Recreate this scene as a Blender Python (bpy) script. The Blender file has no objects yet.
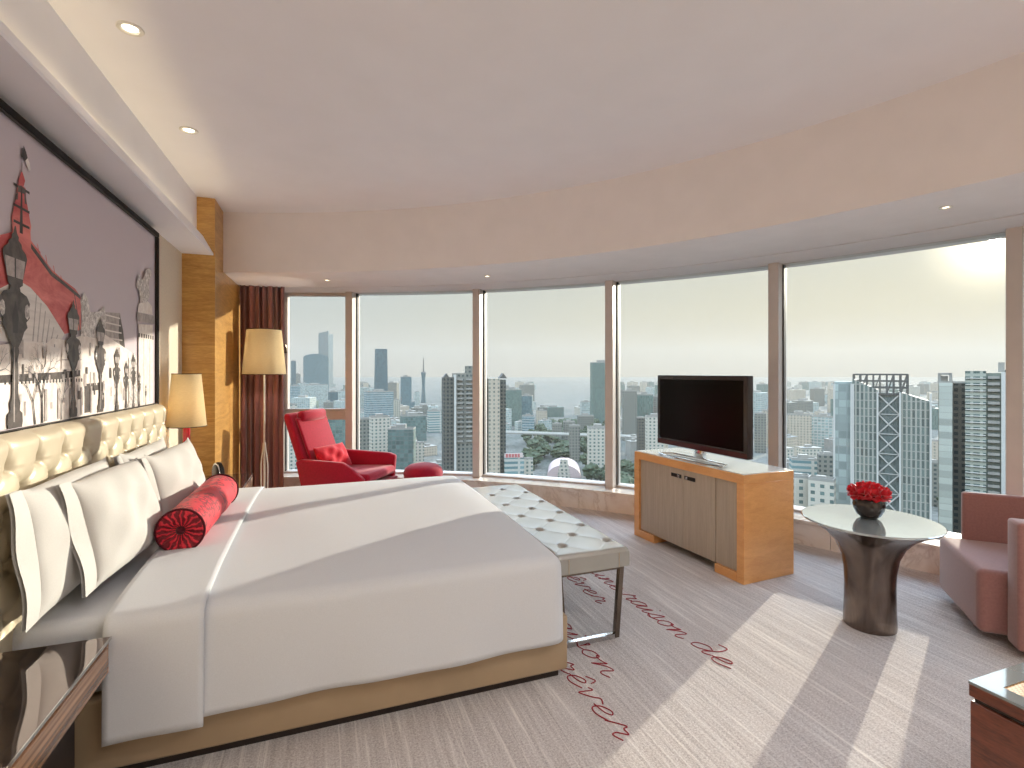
import bpy, bmesh, math, random
from mathutils import Vector, Matrix, Euler
SC = bpy.context.scene
COL = SC.collection
PI = math.pi
rad = math.radians

# ------------------------------------------------------------------ helpers
def lin(c):
    return tuple((v/255/12.92 if v/255 <= .04045 else ((v/255+.055)/1.055)**2.4) for v in c)+(1.0,)

class MB:
    """collects vertices and faces, then links them as ONE mesh object"""
    def __init__(s): s.v, s.f, s.m = [], [], []
    def add(s, vs, fs, mi=0, M=None):
        b = len(s.v)
        s.v += [tuple(M @ Vector(v)) if M is not None else tuple(v) for v in vs]
        s.f += [tuple(b+i for i in f) for f in fs]; s.m += [mi]*len(fs)
        return s
    def bm(s, bm, mi=0, M=None):
        bm.verts.index_update()
        s.add([v.co[:] for v in bm.verts], [[v.index for v in f.verts] for f in bm.faces], mi, M); bm.free(); return s
    def box(s, x0, x1, y0, y1, z0, z1, bev=0, seg=2, mi=0, M=None):
        bm = bmesh.new(); bmesh.ops.create_cube(bm, size=1)
        for v in bm.verts:
            v.co = ((x0+x1)/2+v.co.x*(x1-x0), (y0+y1)/2+v.co.y*(y1-y0), (z0+z1)/2+v.co.z*(z1-z0))
        if bev: bmesh.ops.bevel(bm, geom=bm.edges[:], offset=bev, segments=seg, profile=.5, affect='EDGES')
        return s.bm(bm, mi, M)
    def prism(s, poly, z0, z1, bev=0, seg=2, mi=0, M=None):
        bm = bmesh.new(); vs = [bm.verts.new((p[0], p[1], z0)) for p in poly]
        f = bm.faces.new(vs); r = bmesh.ops.extrude_face_region(bm, geom=[f])
        for v in r['geom']:
            if isinstance(v, bmesh.types.BMVert): v.co.z = z1
        bmesh.ops.recalc_face_normals(bm, faces=bm.faces[:])
        if bev: bmesh.ops.bevel(bm, geom=bm.edges[:], offset=bev, segments=seg, profile=.5, affect='EDGES')
        return s.bm(bm, mi, M)
    def lathe(s, prof, n=32, mi=0, M=None, cap=True):
        vs, fs = [], []
        for r, z in prof:
            for k in range(n):
                a = 2*PI*k/n; vs.append((r*math.cos(a), r*math.sin(a), z))
        for i in range(len(prof)-1):
            for k in range(n):
                k2 = (k+1) % n; fs.append((i*n+k, i*n+k2, (i+1)*n+k2, (i+1)*n+k))
        if cap:
            if prof[0][0] > 1e-5: fs.append(tuple(range(n-1, -1, -1)))
            if prof[-1][0] > 1e-5: fs.append(tuple((len(prof)-1)*n+k for k in range(n)))
        return s.add(vs, fs, mi, M)
    def tube(s, pts, r, n=8, mi=0, M=None, closed=False, sy=1.0):
        pts = [Vector(p) for p in pts]; vs, fs = [], []; N = len(pts); up = None
        for i, p in enumerate(pts):
            if closed: t = pts[(i+1) % N]-pts[i-1]
            else: t = pts[min(i+1, N-1)]-pts[max(i-1, 0)]
            t.normalize()
            if up is None:
                up = Vector((0, 0, 1)) if abs(t.z) < .9 else Vector((1, 0, 0))
            a = t.cross(up)
            if a.length < 1e-6: a = t.cross(Vector((1, 0, 0)))
            a.normalize(); b = a.cross(t).normalized(); up = b
            rr = r[i] if isinstance(r, (list, tuple)) else r
            for k in range(n):
                q = 2*PI*k/n; vs.append(tuple(p+a*rr*math.cos(q)+b*rr*sy*math.sin(q)))
        for i in range(N if closed else N-1):
            j = (i+1) % N
            for k in range(n):
                k2 = (k+1) % n; fs.append((i*n+k, i*n+k2, j*n+k2, j*n+k))
        if not closed:
            fs.append(tuple(range(n-1, -1, -1))); fs.append(tuple((N-1)*n+k for k in range(n)))
        return s.add(vs, fs, mi, M)
    def bar(s, a, b, w, h=None, mi=0):
        """square bar from a to b"""
        a, b = Vector(a), Vector(b); h = h or w; t = (b-a).normalized()
        u = t.cross(Vector((0, 0, 1)))
        if u.length < 1e-4: u = Vector((1, 0, 0))
        u.normalize(); q = u.cross(t).normalized(); vs = []
        for p in (a, b):
            for i, j in ((-1, -1), (1, -1), (1, 1), (-1, 1)): vs.append(tuple(p+u*w/2*i+q*h/2*j))
        return s.add(vs, [(3, 2, 1, 0), (4, 5, 6, 7), (0, 1, 5, 4), (1, 2, 6, 5), (2, 3, 7, 6), (3, 0, 4, 7)], mi)
    def grid(s, fn, nu, nv, mi=0, M=None, wrap=False):
        vs = [fn(i/(nu-1), j/(nv-1)) for j in range(nv) for i in range(nu)]
        fs = [(j*nu+i, j*nu+i+1, (j+1)*nu+i+1, (j+1)*nu+i) for j in range(nv-1) for i in range(nu-1)]
        return s.add(vs, fs, mi, M)
    def build(s, name, mats, parent=None, smooth=40, loc=None, rot=None, fix=True):
        me = bpy.data.meshes.new(name)
        me.from_pydata(s.v, [], s.f)
        for m in (mats if isinstance(mats, (list, tuple)) else [mats]): me.materials.append(m)
        for p, mi in zip(me.polygons, s.m): p.material_index = mi
        if fix:
            b = bmesh.new(); b.from_mesh(me); bmesh.ops.remove_doubles(b, verts=b.verts[:], dist=1e-5)
            bmesh.ops.recalc_face_normals(b, faces=b.faces[:]); b.to_mesh(me); b.free()
        if smooth:
            for p in me.polygons: p.use_smooth = True
            me.set_sharp_from_angle(angle=rad(smooth))
        me.update()
        o = bpy.data.objects.new(name, me); COL.objects.link(o)
        if parent is not None: o.parent = parent
        if loc: o.location = loc
        if rot: o.rotation_euler = rot
        return o

def tag(o, label, cat, group=None, kind=None):
    o['label'] = label; o['category'] = cat
    if group: o['group'] = group
    if kind: o['kind'] = kind
    return o
def thing(name, label, cat, loc=(0, 0, 0), rot=0, group=None):
    o = bpy.data.objects.new(name, None); COL.objects.link(o); o.empty_display_size = .1
    o.location = loc; o.rotation_euler = rot if isinstance(rot, tuple) else (0, 0, rot)
    return tag(o, label, cat, group)
def struct(o, label, cat):
    return tag(o, label, cat, kind='structure')
def dup(root, loc, rot=None, label=None):
    r = root.copy(); COL.objects.link(r); r.location = loc
    if rot is not None: r.rotation_euler = rot if isinstance(rot, tuple) else (0, 0, rot)
    if label: r['label'] = label
    for ch in list(root.children):
        c = ch.copy(); COL.objects.link(c); c.parent = r
        for g in list(ch.children):
            d = g.copy(); COL.objects.link(d); d.parent = c
    return r

# ------------------------------------------------------------------ materials
class NT:
    def __init__(s, name):
        s.mat = bpy.data.materials.new(name); s.mat.use_nodes = True
        s.t = s.mat.node_tree; s.p = s.t.nodes['Principled BSDF']; s.out = s.t.nodes['Material Output']
    def n(s, typ, **k):
        nd = s.t.nodes.new(typ)
        for a, b in k.items():
            if a in nd.inputs.keys() if isinstance(a, str) else False: nd.inputs[a].default_value = b
            else: setattr(nd, a, b)
        return nd
    def l(s, a, b): s.t.links.new(a, b)
    def co(s): return s.n('ShaderNodeTexCoord').outputs['Object']
    def map(s, vec, scale=(1, 1, 1), loc=(0, 0, 0), rot=(0, 0, 0)):
        m = s.n('ShaderNodeMapping'); m.inputs['Scale'].default_value = scale
        m.inputs['Location'].default_value = loc; m.inputs['Rotation'].default_value = rot
        s.l(vec, m.inputs['Vector']); return m.outputs[0]
    def noise(s, vec, scale, detail=4, rough=.5, dist=0):
        q = s.n('ShaderNodeTexNoise'); q.inputs['Scale'].default_value = scale; q.inputs['Detail'].default_value = detail
        q.inputs['Roughness'].default_value = rough; q.inputs['Distortion'].default_value = dist
        s.l(vec, q.inputs['Vector']); return q.outputs['Fac']
    def ramp(s, fac, stops, interp='LINEAR'):
        r = s.n('ShaderNodeValToRGB'); r.color_ramp.interpolation = interp
        e = r.color_ramp.elements
        while len(e) < len(stops): e.new(.5)
        for i, (p, c) in enumerate(stops): e[i].position = p; e[i].color = c
        s.l(fac, r.inputs[0]); return r.outputs[0]
    def math(s, op, a, b=None, c=None):
        m = s.n('ShaderNodeMath', operation=op)
        for i, v in enumerate((a, b, c)):
            if v is None: continue
            if isinstance(v, (int, float)): m.inputs[i].default_value = v
            else: s.l(v, m.inputs[i])
        return m.outputs[0]
    def mix(s, fac, a, b, blend='MIX'):
        m = s.n('ShaderNodeMix', data_type='RGBA', blend_type=blend)
        for sock, v in ((m.inputs[0], fac), (m.inputs[6], a), (m.inputs[7], b)):
            if isinstance(v, (int, float)): sock.default_value = v
            elif isinstance(v, tuple): sock.default_value = v
            else: s.l(v, sock)
        return m.outputs[2]
    def bump(s, h, strength=.2, dist=.01):
        b = s.n('ShaderNodeBump'); b.inputs['Strength'].default_value = strength; b.inputs['Distance'].default_value = dist
        s.l(h, b.inputs['Height']); s.l(b.outputs[0], s.p.inputs['Normal'])
    def base(s, c):
        if isinstance(c, tuple): s.p.inputs['Base Color'].default_value = c
        else: s.l(c, s.p.inputs['Base Color'])
    def set(s, **k):
        for a, b in k.items():
            nm = {'rough': 'Roughness', 'metal': 'Metallic', 'spec': 'Specular IOR Level', 'sheen': 'Sheen Weight', 'coat': 'Coat Weight',
                  'coat_rough': 'Coat Roughness', 'sheen_rough': 'Sheen Roughness', 'trans': 'Transmission Weight', 'sss': 'Subsurface Weight'}[a]
            s.p.inputs[nm].default_value = b
        return s

def plain(name, rgb, rough=.5, metal=0, var=.06, scale=30, bump=0, **k):
    t = NT(name); c = lin(rgb)
    f = t.noise(t.co(), scale, 3)
    a = tuple(min(1, v*(1-var)) for v in c[:3])+(1,); b = tuple(min(1, v*(1+var)) for v in c[:3])+(1,)
    t.base(t.ramp(f, [(.3, a), (.7, b)])); t.set(rough=rough, metal=metal, **k)
    if bump: t.bump(f, bump, .004)
    return t.mat
def wood(name, c1, c2, stretch=(1, 12, 12), scale=1.5, rough=.35, dist=1.2, coat=.2, fine=.35):
    t = NT(name); v = t.map(t.co(), stretch)
    f = t.noise(v, scale, 6, .6, dist); g = t.noise(t.map(t.co(), tuple(x*6 for x in stretch)), scale*2, 3)
    h = t.math('ADD', t.math('MULTIPLY', f, 1-fine), t.math('MULTIPLY', g, fine))
    t.base(t.ramp(h, [(.32, lin(c1)), (.68, lin(c2))])); t.set(rough=rough, coat=coat, coat_rough=.15); t.bump(h, .05, .002)
    return t.mat
def emis(name, rgb, strength):
    t = NT(name); t.base((0, 0, 0, 1)); t.p.inputs['Emission Color'].default_value = lin(rgb); t.p.inputs['Emission Strength'].default_value = strength
    return t.mat

M = {}
M['ceil'] = plain('ceiling_paint', (240, 238, 244), .8, var=.015, scale=4)
M['bulk'] = plain('bulkhead_paint', (236, 230, 230), .8, var=.02, scale=5)
M['wall'] = plain('wall_fabric', (214, 201, 182), .8, var=.05, scale=60)
M['veneer'] = wood('golden_veneer', (164, 114, 52), (216, 170, 96), (1.2, 1.2, 9), 1.6, .35, 1.6)
M['amber'] = wood('amber_veneer', (216, 150, 88), (238, 178, 114), (2, 2, 9), 2.2, .3, .8)
M['dark_edge'] = plain('dark_plinth', (38, 28, 24), .5)
M['chrome'] = plain('chrome', (205, 205, 205), .12, 1, var=.02)
M['bronze'] = plain('dark_nickel', (120, 108, 98), .22, 1, var=.05)
M['black'] = plain('black_lacquer', (14, 12, 12), .3, var=.05)
M['alu'] = plain('window_aluminium', (206, 196, 190), .45, .1, var=.03, scale=8)
M['alu_dark'] = plain('gasket_rubber', (46, 44, 46), .6)
M['white_metal'] = plain('white_metal', (226, 222, 216), .4)

def carpet():
    t = NT('striped_carpet'); co = t.co()
    s1 = t.noise(t.map(co, (1, .05, 1)), 11, 4, .65); s2 = t.noise(t.map(co, (1, .035, 1), (3, 0, 0)), 48, 3, .6)
    s3 = t.noise(t.map(co, (1, .10, 1)), 130, 2); fl = t.noise(co, 125, 4, .8); soft = t.noise(co, 3, 3)
    st = t.math('ADD', t.math('MULTIPLY', s1, .35), t.math('MULTIPLY', s2, .65))
    col = t.ramp(st, [(.36, lin((184, 178, 177))), (.50, lin((204, 198, 197))), (.585, lin((216, 211, 209))), (.64, lin((242, 237, 232)))])
    col = t.mix(t.math('MULTIPLY', s3, .4), col, lin((176, 170, 169)))
    col = t.mix(.60, col, t.ramp(fl, [(.34, lin((84, 78, 76))), (.66, lin((244, 240, 236)))]), 'OVERLAY')
    col = t.mix(t.math('MULTIPLY', soft, .25), col, lin((196, 190, 188)))
    ln = t.ramp(t.noise(t.map(co, (1, .02, 1), (7, 0, 0)), 34, 2, .5), [(.60, (0, 0, 0, 1)), (.64, (1, 1, 1, 1)), (.66, (0, 0, 0, 1))])
    col = t.mix(t.math('MULTIPLY', ln, .55), col, lin((240, 234, 228)))
    t.base(col); t.set(rough=.95, spec=.1, sheen=.25)
    t.bump(t.math('ADD', fl, t.math('MULTIPLY', s2, 1.2)), .55, .006); return t.mat
M['carpet'] = carpet()
M['ink'] = plain('carpet_lettering', (150, 40, 50), .9, var=.15, scale=200)

def marble():
    t = NT('cream_marble'); co = t.co()
    v = t.noise(co, 2.2, 8, .6, 1.8); w = t.noise(co, 9, 6, .6, .6)
    col = t.ramp(v, [(.40, lin((236, 226, 218))), (.49, lin((226, 213, 203))), (.515, lin((204, 188, 176))), (.56, lin((238, 230, 223)))])
    t.base(t.mix(.25, col, t.ramp(w, [(.3, lin((226, 214, 204))), (.7, lin((244, 238, 232)))]))); t.set(rough=.18, spec=.5); return t.mat
M['marble'] = marble()

def leather(name, rgb, rough=.32, metal=.25):
    t = NT(name); f = t.noise(t.co(), 140, 3); g = t.noise(t.co(), 5, 3); c = lin(rgb)
    t.base(t.ramp(g, [(.3, tuple(v*.93 for v in c[:3])+(1,)), (.7, tuple(min(1, v*1.06) for v in c[:3])+(1,))]))
    t.set(rough=rough, metal=metal, coat=.25, coat_rough=.25); t.bump(f, .06, .001); return t.mat
M['pearl'] = leather('pearl_leather', (204, 192, 168), .46, .25)
M['bench'] = leather('silver_leather', (170, 168, 162), .26, .25)
M['taupe'] = leather('taupe_leather', (170, 148, 120), .42, .05)
def cloth(name, rgb, sc=260, var=.03, sheen=.15, bump=.08, rough=.85):
    t = NT(name); f = t.noise(t.co(), sc, 2); c = lin(rgb)
    t.base(t.ramp(f, [(.3, tuple(v*(1-var) for v in c[:3])+(1,)), (.7, tuple(min(1, v*(1+var)) for v in c[:3])+(1,))]))
    t.set(rough=rough, sheen=sheen, spec=.2); t.bump(f, bump, .002); return t.mat
M['linen'] = cloth('white_linen', (208, 211, 217))
M['pillow'] = cloth('white_pillowcase', (202, 200, 197))
M['curtain'] = cloth('maroon_curtain', (152, 102, 96), 180, .1, .3)
M['mauve'] = cloth('mauve_velvet', (150, 106, 99), 90, .08, .5, .05)
M['red'] = cloth('red_velvet', (174, 18, 50), 60, .1, .35, .04)
def gathered():
    t = NT('red_gathered_cloth'); co = t.co(); sp = t.n('ShaderNodeSeparateXYZ'); t.l(co, sp.inputs[0])
    an = t.math('ARCTAN2', sp.outputs[2], sp.outputs[0]); f = t.noise(co, 26, 3)
    h = t.math('SINE', t.math('ADD', t.math('MULTIPLY', an, 17), t.math('MULTIPLY', f, 14)))
    t.base(t.ramp(h, [(0, lin((120, 8, 28))), (.22, lin((178, 20, 42))), (.6, lin((216, 38, 58)))])); t.set(rough=.6); t.bump(h, .6, .006); return t.mat  # fold shade of the gathers put into the colour as dark radial lines
M['redend'] = gathered()
M['redpillow'] = cloth('red_cushion_cloth', (204, 30, 48), 40, .12, .2, .1)
M['piping'] = cloth('dark_red_piping', (74, 10, 24), 60, .1)
def damask():
    t = NT('red_damask'); co = t.co()
    v = t.n('ShaderNodeTexVoronoi'); v.inputs['Scale'].default_value = 19; t.l(t.map(co, (1, 1, 1)), v.inputs['Vector'])
    w = t.noise(co, 30, 4, .6, 2.2)
    h = t.math('ADD', t.math('MULTIPLY', v.outputs['Distance'], .8), t.math('MULTIPLY', w, .6))
    t.base(t.ramp(h, [(.42, lin((220, 40, 60))), (.53, lin((190, 20, 42))), (.61, lin((84, 2, 20))), (.72, lin((208, 32, 52)))]))
    t.set(rough=.55, sheen=.1); t.bump(h, .4, .004); return t.mat
M['damask'] = damask()

def shade_mat():
    t = NT('lampshade_cloth'); d = t.n('ShaderNodeBsdfDiffuse'); d.inputs[0].default_value = lin((214, 200, 168))
    r = t.n('ShaderNodeBsdfTranslucent'); r.inputs[0].default_value = lin((214, 204, 180)); m = t.n('ShaderNodeMixShader'); m.inputs[0].default_value = .42
    f = t.noise(t.map(t.co(), (1, 1, 6)), 60, 2)
    t.l(t.ramp(f, [(.3, lin((206, 190, 156))), (.7, lin((222, 208, 176)))]), d.inputs[0])
    t.l(d.outputs[0], m.inputs[1]); t.l(r.outputs[0], m.inputs[2]); t.l(m.outputs[0], t.out.inputs[0]); return t.mat
M['shade'] = shade_mat()
M['redgloss'] = plain('red_lacquer', (200, 30, 44), .15, coat=1)

def glass_mat():
    t = NT('window_glass'); tr = t.n('ShaderNodeBsdfTransparent'); tr.inputs[0].default_value = (.97, .985, .98, 1)
    gl = t.n('ShaderNodeBsdfGlossy'); gl.inputs['Roughness'].default_value = .01; gl.inputs[0].default_value = (1, 1, 1, 1)
    fr = t.n('ShaderNodeFresnel'); fr.inputs[0].default_value = 1.15; m = t.n('ShaderNodeMixShader')
    t.l(fr.outputs[0], m.inputs[0]); t.l(tr.outputs[0], m.inputs[1]); t.l(gl.outputs[0], m.inputs[2]); t.l(m.outputs[0], t.out.inputs[0]); return t.mat
M['glass'] = glass_mat()
M['mirror_top'] = plain('smoked_mirror', (150, 138, 134), .04, .9, var=.02)
M['white_glass'] = plain('white_glass', (226, 232, 232), .06, 0, var=.01, spec=.8, coat=1)
M['zebra'] = wood('zebrano', (58, 36, 30), (214, 166, 130), (6, .35, 22), 2.0, .25, .4, .6, .1)
M['walnut'] = wood('red_walnut', (70, 32, 20), (128, 66, 42), (2, 2, 10), 2.0, .3, 1.2, .4)
M['greige'] = wood('silver_grey_veneer', (166, 150, 132), (188, 172, 152), (26, 26, 1.2), 2, .4, .2, .05)

# ------------------------------------------------------------------ camera
FPX = 515.0; CAMH = 1.45; YAW = 20.25
cam = bpy.data.cameras.new('camera'); co = bpy.data.objects.new('camera', cam); COL.objects.link(co)
co.location = (0, 0, CAMH); co.rotation_euler = (rad(90), 0, rad(-YAW))
cam.sensor_width = 36; cam.lens = 36*FPX/1024; cam.shift_y = -12/1024; cam.clip_start = .05; cam.clip_end = 40000
SC.camera = co
CA, SA = math.cos(rad(YAW)), math.sin(rad(YAW))

# ------------------------------------------------------------------ room shell
CX, CY = -2.1925, .1768
ZC = 2.93
XW = -1.10
def pol(R, a, z=None):
    p = (CX+R*math.cos(rad(a)), CY+R*math.sin(rad(a)))
    return p if z is None else p+(z,)
def ring(mb, prof, a0, a1, n, mi=0, caps=True):
    """sweep a closed profile of (R, z) along the arc"""
    k = len(prof); vs = []; fs = []
    for i in range(n+1):
        a = a0+(a1-a0)*i/n
        for R, z in prof: vs.append(pol(R, a, z))
    for i in range(n):
        for j in range(k):
            j2 = (j+1) % k; fs.append((i*k+j, i*k+j2, (i+1)*k+j2, (i+1)*k+j))
    if caps: fs.append(tuple(range(k))); fs.append(tuple(n*k+j for j in range(k)))
    mb.add(vs, fs, mi)
A0, A1 = -14.0, 80.0
outline = [(-1.25, -1.6)]+[pol(7.22, A0+(A1-A0)*i/60) for i in range(61)]+[(-1.25, pol(7.22, A1)[1])]
flo = MB().prism(outline, -.2, 0).build('floor', M['carpet'], smooth=0); struct(flo, 'greige striped carpet floor with red script lettering', 'floor')
cei = MB().prism(outline, ZC, ZC+.15).build('ceiling', M['ceil'], smooth=0); struct(cei, 'smooth pale ceiling over the bed', 'ceiling')
struct(MB().box(XW-.15, XW, -1.6, 7.2, 0, ZC).build('wall_left', M['wall'], smooth=0), 'fabric-covered wall behind the headboard', 'wall')
struct(MB().box(-1.25, 4.75, -1.7, -1.5, 0, ZC).build('wall_back', M['wall'], smooth=0), 'plain wall at the back of the room, out of view', 'wall')
c = MB(); c.box(XW, -.857, 5.0, 7.15, 0, ZC)
struct(c.build('wall_corner', M['veneer'], smooth=0), 'golden wood veneer pier in the corner beside the curtain', 'wall')
# curved bulkhead
b = MB(); ring(b, [(5.38, ZC+.01), (5.38, 2.375), (6.34, 2.398), (6.34, 2.46), (6.38, 2.46), (6.38, 2.400), (6.98, 2.43), (7.2, 2.43), (7.2, ZC+.01)], A0, A1, 96)
struct(b.build('trim_1', M['bulk'], smooth=30), 'curved bulkhead dropping from the ceiling above the windows', 'bulkhead')
# soffit with light trough over the headboard
s = MB(); prof = [(XW, ZC), (-.992, ZC), (-.992, 2.575), (-.960, 2.575), (-.956, 2.606), (-.948, 2.606), (-.870, 2.462), (-.868, 2.444), (XW, 2.444)]
n0 = [(max(XW, x-(.095 if z > 2.5 else .045)) if x > XW else x, -1.5, z) for x, z in prof]; n1 = [(x, 5.0, z) for x, z in prof]; K = len(prof)
s.add(n0+n1, [(i, (i+1) % K, K+(i+1) % K, K+i) for i in range(K)]+[tuple(range(K)), tuple(range(K, 2*K))])
struct(s.build('trim_2', M['ceil'], smooth=0), 'boxed soffit with a light trough above the picture', 'soffit')
# marble sill and riser: riser panels with open joints
s = MB(); ring(s, [(6.668, .196), (6.668, .215), (6.99, .205), (7.2, .205), (7.2, .17), (6.72, .17), (6.72, .196)], A0, A1, 96)
sill = struct(s.build('trim_3', M['marble'], smooth=30), 'curved marble window sill', 'sill')
s = MB(); k = 0; a = A0
while a < A1-.5:
    w = 6.53; ring(s, [(6.70, 0.0), (6.70, .192), (6.78, .192), (6.78, 0.0)], a+.018, min(a+w, A1)-.018, 8); a += w
ring(s, [(6.75, 0), (6.75, .19), (7.2, .19), (7.2, 0)], A0, A1, 60)
struct(s.build('trim_4', M['marble'], smooth=30), 'marble panels below the curved sill', 'riser')

# windows: flat panes between radial mullions
MA = [75.9, 68.6, 55.4, 42.35, 29.15, 16.2, 3.1, -10.0]
def mullion(name, a, parent, w=.085, r0=6.84, r1=7.14):
    mb = MB(); Mx = Matrix.Translation((CX, CY, 0)) @ Matrix.Rotation(rad(a), 4, 'Z')
    mb.box(r0, r1, -w/2, w/2, .2, 2.44, .004, 1, M=Mx); o = mb.build(name, M['alu'], parent)
    g = MB()
    for sg in (-1, 1): g.box(6.985, 7.055, sg*w/2, sg*(w/2+.012), .22, 2.435, M=Mx)
    g.build('gasket', M['alu_dark'], o); return o
for i in range(len(MA)-1):
    a0, a1 = MA[i], MA[i+1]; fr = MB()
    p, q = Vector(pol(7.02, a0, 0)), Vector(pol(7.02, a1, 0)); t = (q-p).normalized(); L = (q-p).length
    ang = math.atan2(t.y, t.x); Mx = Matrix.Translation(p) @ Matrix.Rotation(ang, 4, 'Z')
    fr.box(.03, L-.03, -.05, .05, .19, .225, M=Mx); fr.box(.03, L-.03, -.05, .07, 2.425, 2.5, M=Mx)
    w = fr.build(f'window_{i+1}', M['alu'], smooth=0)
    struct(w, ['narrow left window with an opening vent', 'second window pane from the curtain', 'third window pane from the curtain', 'fourth window pane from the curtain',
               'tall window pane behind the round table', 'window pane beside the mauve armchair, mostly out of view', 'window pane beyond the armchair, out of view'][i], 'window')
    MB().box(.035, L-.035, -.006, .006, .22, 2.43, M=Mx).build('glass_pane', M['glass'], w, smooth=0)
    mullion('mullion', a1, w)
    if i == 0:
        mullion('jamb', a0, w, .12)
        v = MB(); v.box(.04, L-.04, -.06, .05, .86, .965, .004, 1, M=Mx); v.build('transom', M['alu'], w)
        v = MB()
        for z0, z1, x0, x1 in ((.965, .995, .06, L-.05), (2.39, 2.425, .06, L-.05), (.965, 2.425, .06, .10), (.965, 2.425, L-.09, L-.05)):
            v.box(x0, x1, -.04, .03, z0, z1, .003, 1, M=Mx)
        sa = v.build('vent_sash', M['alu'], w)
        for x in (.08, L-.07):
            MB().box(x-.012, x+.012, .03, .06, 1.68, 1.79, .006, 2, M=Mx).build('handle', M['bronze'], sa)
            MB().box(x-.016, x+.016, -.07, -.04, 1.68, 1.79, .006, 2, M=Mx).build('handle', M['bronze'], sa)
struct(MB().prism([pol(6.95, 75.9), pol(7.1, 75.9), pol(7.1, 80), pol(6.95, 80)], .19, 2.45).build('wall_far', M['wall'], smooth=0), 'narrow wall strip behind the maroon curtain', 'wall')
# backing fascia below the sill outside so the room is closed
# ------------------------------------------------------------------ carpet lettering (part of the floor covering)
GL = {  # strokes on a unit grid: x right, y up (x-height 1)
 'u': [[(0, .9), (.05, .25), (.3, 0), (.62, .5), (.7, .95), (.68, .2), (.85, 0), (1.1, .3)]],
 'n': [[(0, .8), (.12, .95), (.1, 0), (.3, .75), (.6, .95), (.66, .2), (.85, 0), (1.1, .3)]],
 'e': [[(0, .35), (.45, .55), (.6, .85), (.38, 1), (.12, .6), (.2, .1), (.55, 0), (.95, .4)]],
 'r': [[(0, .2), (.2, .95), (.3, 1.12), (.42, .85), (.7, .85), (.62, .3), (.75, 0), (1.0, .3)]],
 'a': [[(.75, .85), (.4, 1), (.08, .6), (.15, .08), (.5, .15), (.78, .9), (.72, .2), (.88, 0), (1.1, .3)]],
 'i': [[(0, .3), (.2, .9), (.18, .2), (.35, 0), (.6, .3)], [(.26, 1.35), (.3, 1.42)]],
 's': [[(0, .2), (.4, 1.1), (.5, .6), (.55, .1), (.25, 0), (.12, .18), (.5, .05), (.85, .3)]],
 'o': [[(.55, .95), (.2, .85), (.08, .3), (.4, 0), (.7, .4), (.6, .9), (.5, .8), (.75, .72), (1.0, .85)]],
 'd': [[(.7, .8), (.35, .95), (.06, .5), (.2, .02), (.55, .2), (.8, 1.0), (.55, 1.9), (.2, 1.75)], [(.8, 1.0), (.75, .2), (.9, 0), (1.1, .3)]],
 'v': [[(0, .8), (.15, .95), (.25, .4), (.35, 0), (.6, .6), (.68, 1.0), (1.0, .85)]],
 'l': [[(0, .3), (.45, 1.5), (.35, 1.9), (.18, 1.2), (.2, .2), (.4, 0), (.65, .3)]],
}
GL['ê'] = GL['e']+[[(.15, 1.25), (.42, 1.62), (.62, 1.22)]]
ADV = dict(u=1.1, n=1.1, e=.9, r=.98, a=1.1, i=.6, s=.82, o=1.0, d=1.1, v=1.0, l=.65); ADV['ê'] = .9
def spline(pts, n=6):
    out = []; P = [Vector(p) for p in pts]
    for i in range(len(P)-1):
        p0, p1, p2, p3 = P[max(i-1, 0)], P[i], P[i+1], P[min(i+2, len(P)-1)]
        for k in range(n):
            t = k/n; out.append(.5*((2*p1)+(p2-p0)*t+(2*p0-5*p1+4*p2-p3)*t*t+(3*p1-p0-3*p2+p3)*t**3))
    return out+[P[-1]]
def script(mb, text, X, Y, length, xh, slant=.25, r=.0034):
    tot = sum(ADV.get(ch, .6) for ch in text); sc = length/tot; cur = 0
    for ch in text:
        for st in GL.get(ch, []):
            pts = spline([(x, y) for x, y in st], 5)
            mb.tube([(X+q.y*xh, Y-(cur+q.x+q.y*slant)*sc, .0015) for q in pts], r, 6, sy=.6)
        cur += ADV.get(ch, .6)
lm = MB()
script(lm, 'rêver', 1.09, 2.36, .60, .070)
script(lm, 'raison', 1.26, 2.86, .72, .070)
script(lm, 'rêver', 1.62, 3.42, .58, .070)
script(lm, 'la', 1.82, 3.62, .22, .070)
script(lm, 'une', 1.82, 3.32, .36, .070)
script(lm, 'raison', 1.82, 2.91, .60, .075)
script(lm, 'de', 1.845, 2.27, .26, .075)
lm.build('lettering', M['ink'], flo)

# ------------------------------------------------------------------ recessed downlights
M['lamp_on'] = emis('lamp_glow', (255, 238, 206), 6)
def downlight(x, y, z, label, energy=0, r=.052, tilt=0, blend=.6, size=120, group=None, col=(1, .86, .68)):
    t = thing('downlight', label, 'ceiling light', (x, y, z), 0, group)
    MB().lathe([(r*.68, .001), (r*.72, -.005), (r*.98, -.006), (r*1.04, -.003), (r*1.04, .002), (r*.68, .002)], 28).build('trim_ring', M['white_metal'], t)
    MB().lathe([(r*.70, .004), (r*.66, .0005), (r*.5, -.001), (.0001, -.0015)], 24, cap=False).build('lens', M['lamp_on'], t)
    if energy:
        L = bpy.data.lights.new('downlight_beam', 'SPOT'); L.energy = energy; L.color = col; L.spot_size = rad(size); L.spot_blend = blend; L.shadow_soft_size = .04
        o = bpy.data.objects.new('downlight_beam', L); COL.objects.link(o); o.parent = t; o.location = (0, 0, -.02)
    return t
LP = .7
downlight(-.775, 2.65, ZC, 'larger nearer downlight in the ceiling above the bed', LP, .049)
downlight(-.765, 3.64, ZC, 'second ceiling downlight, deeper into the room above the bed', LP, .049)
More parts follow.
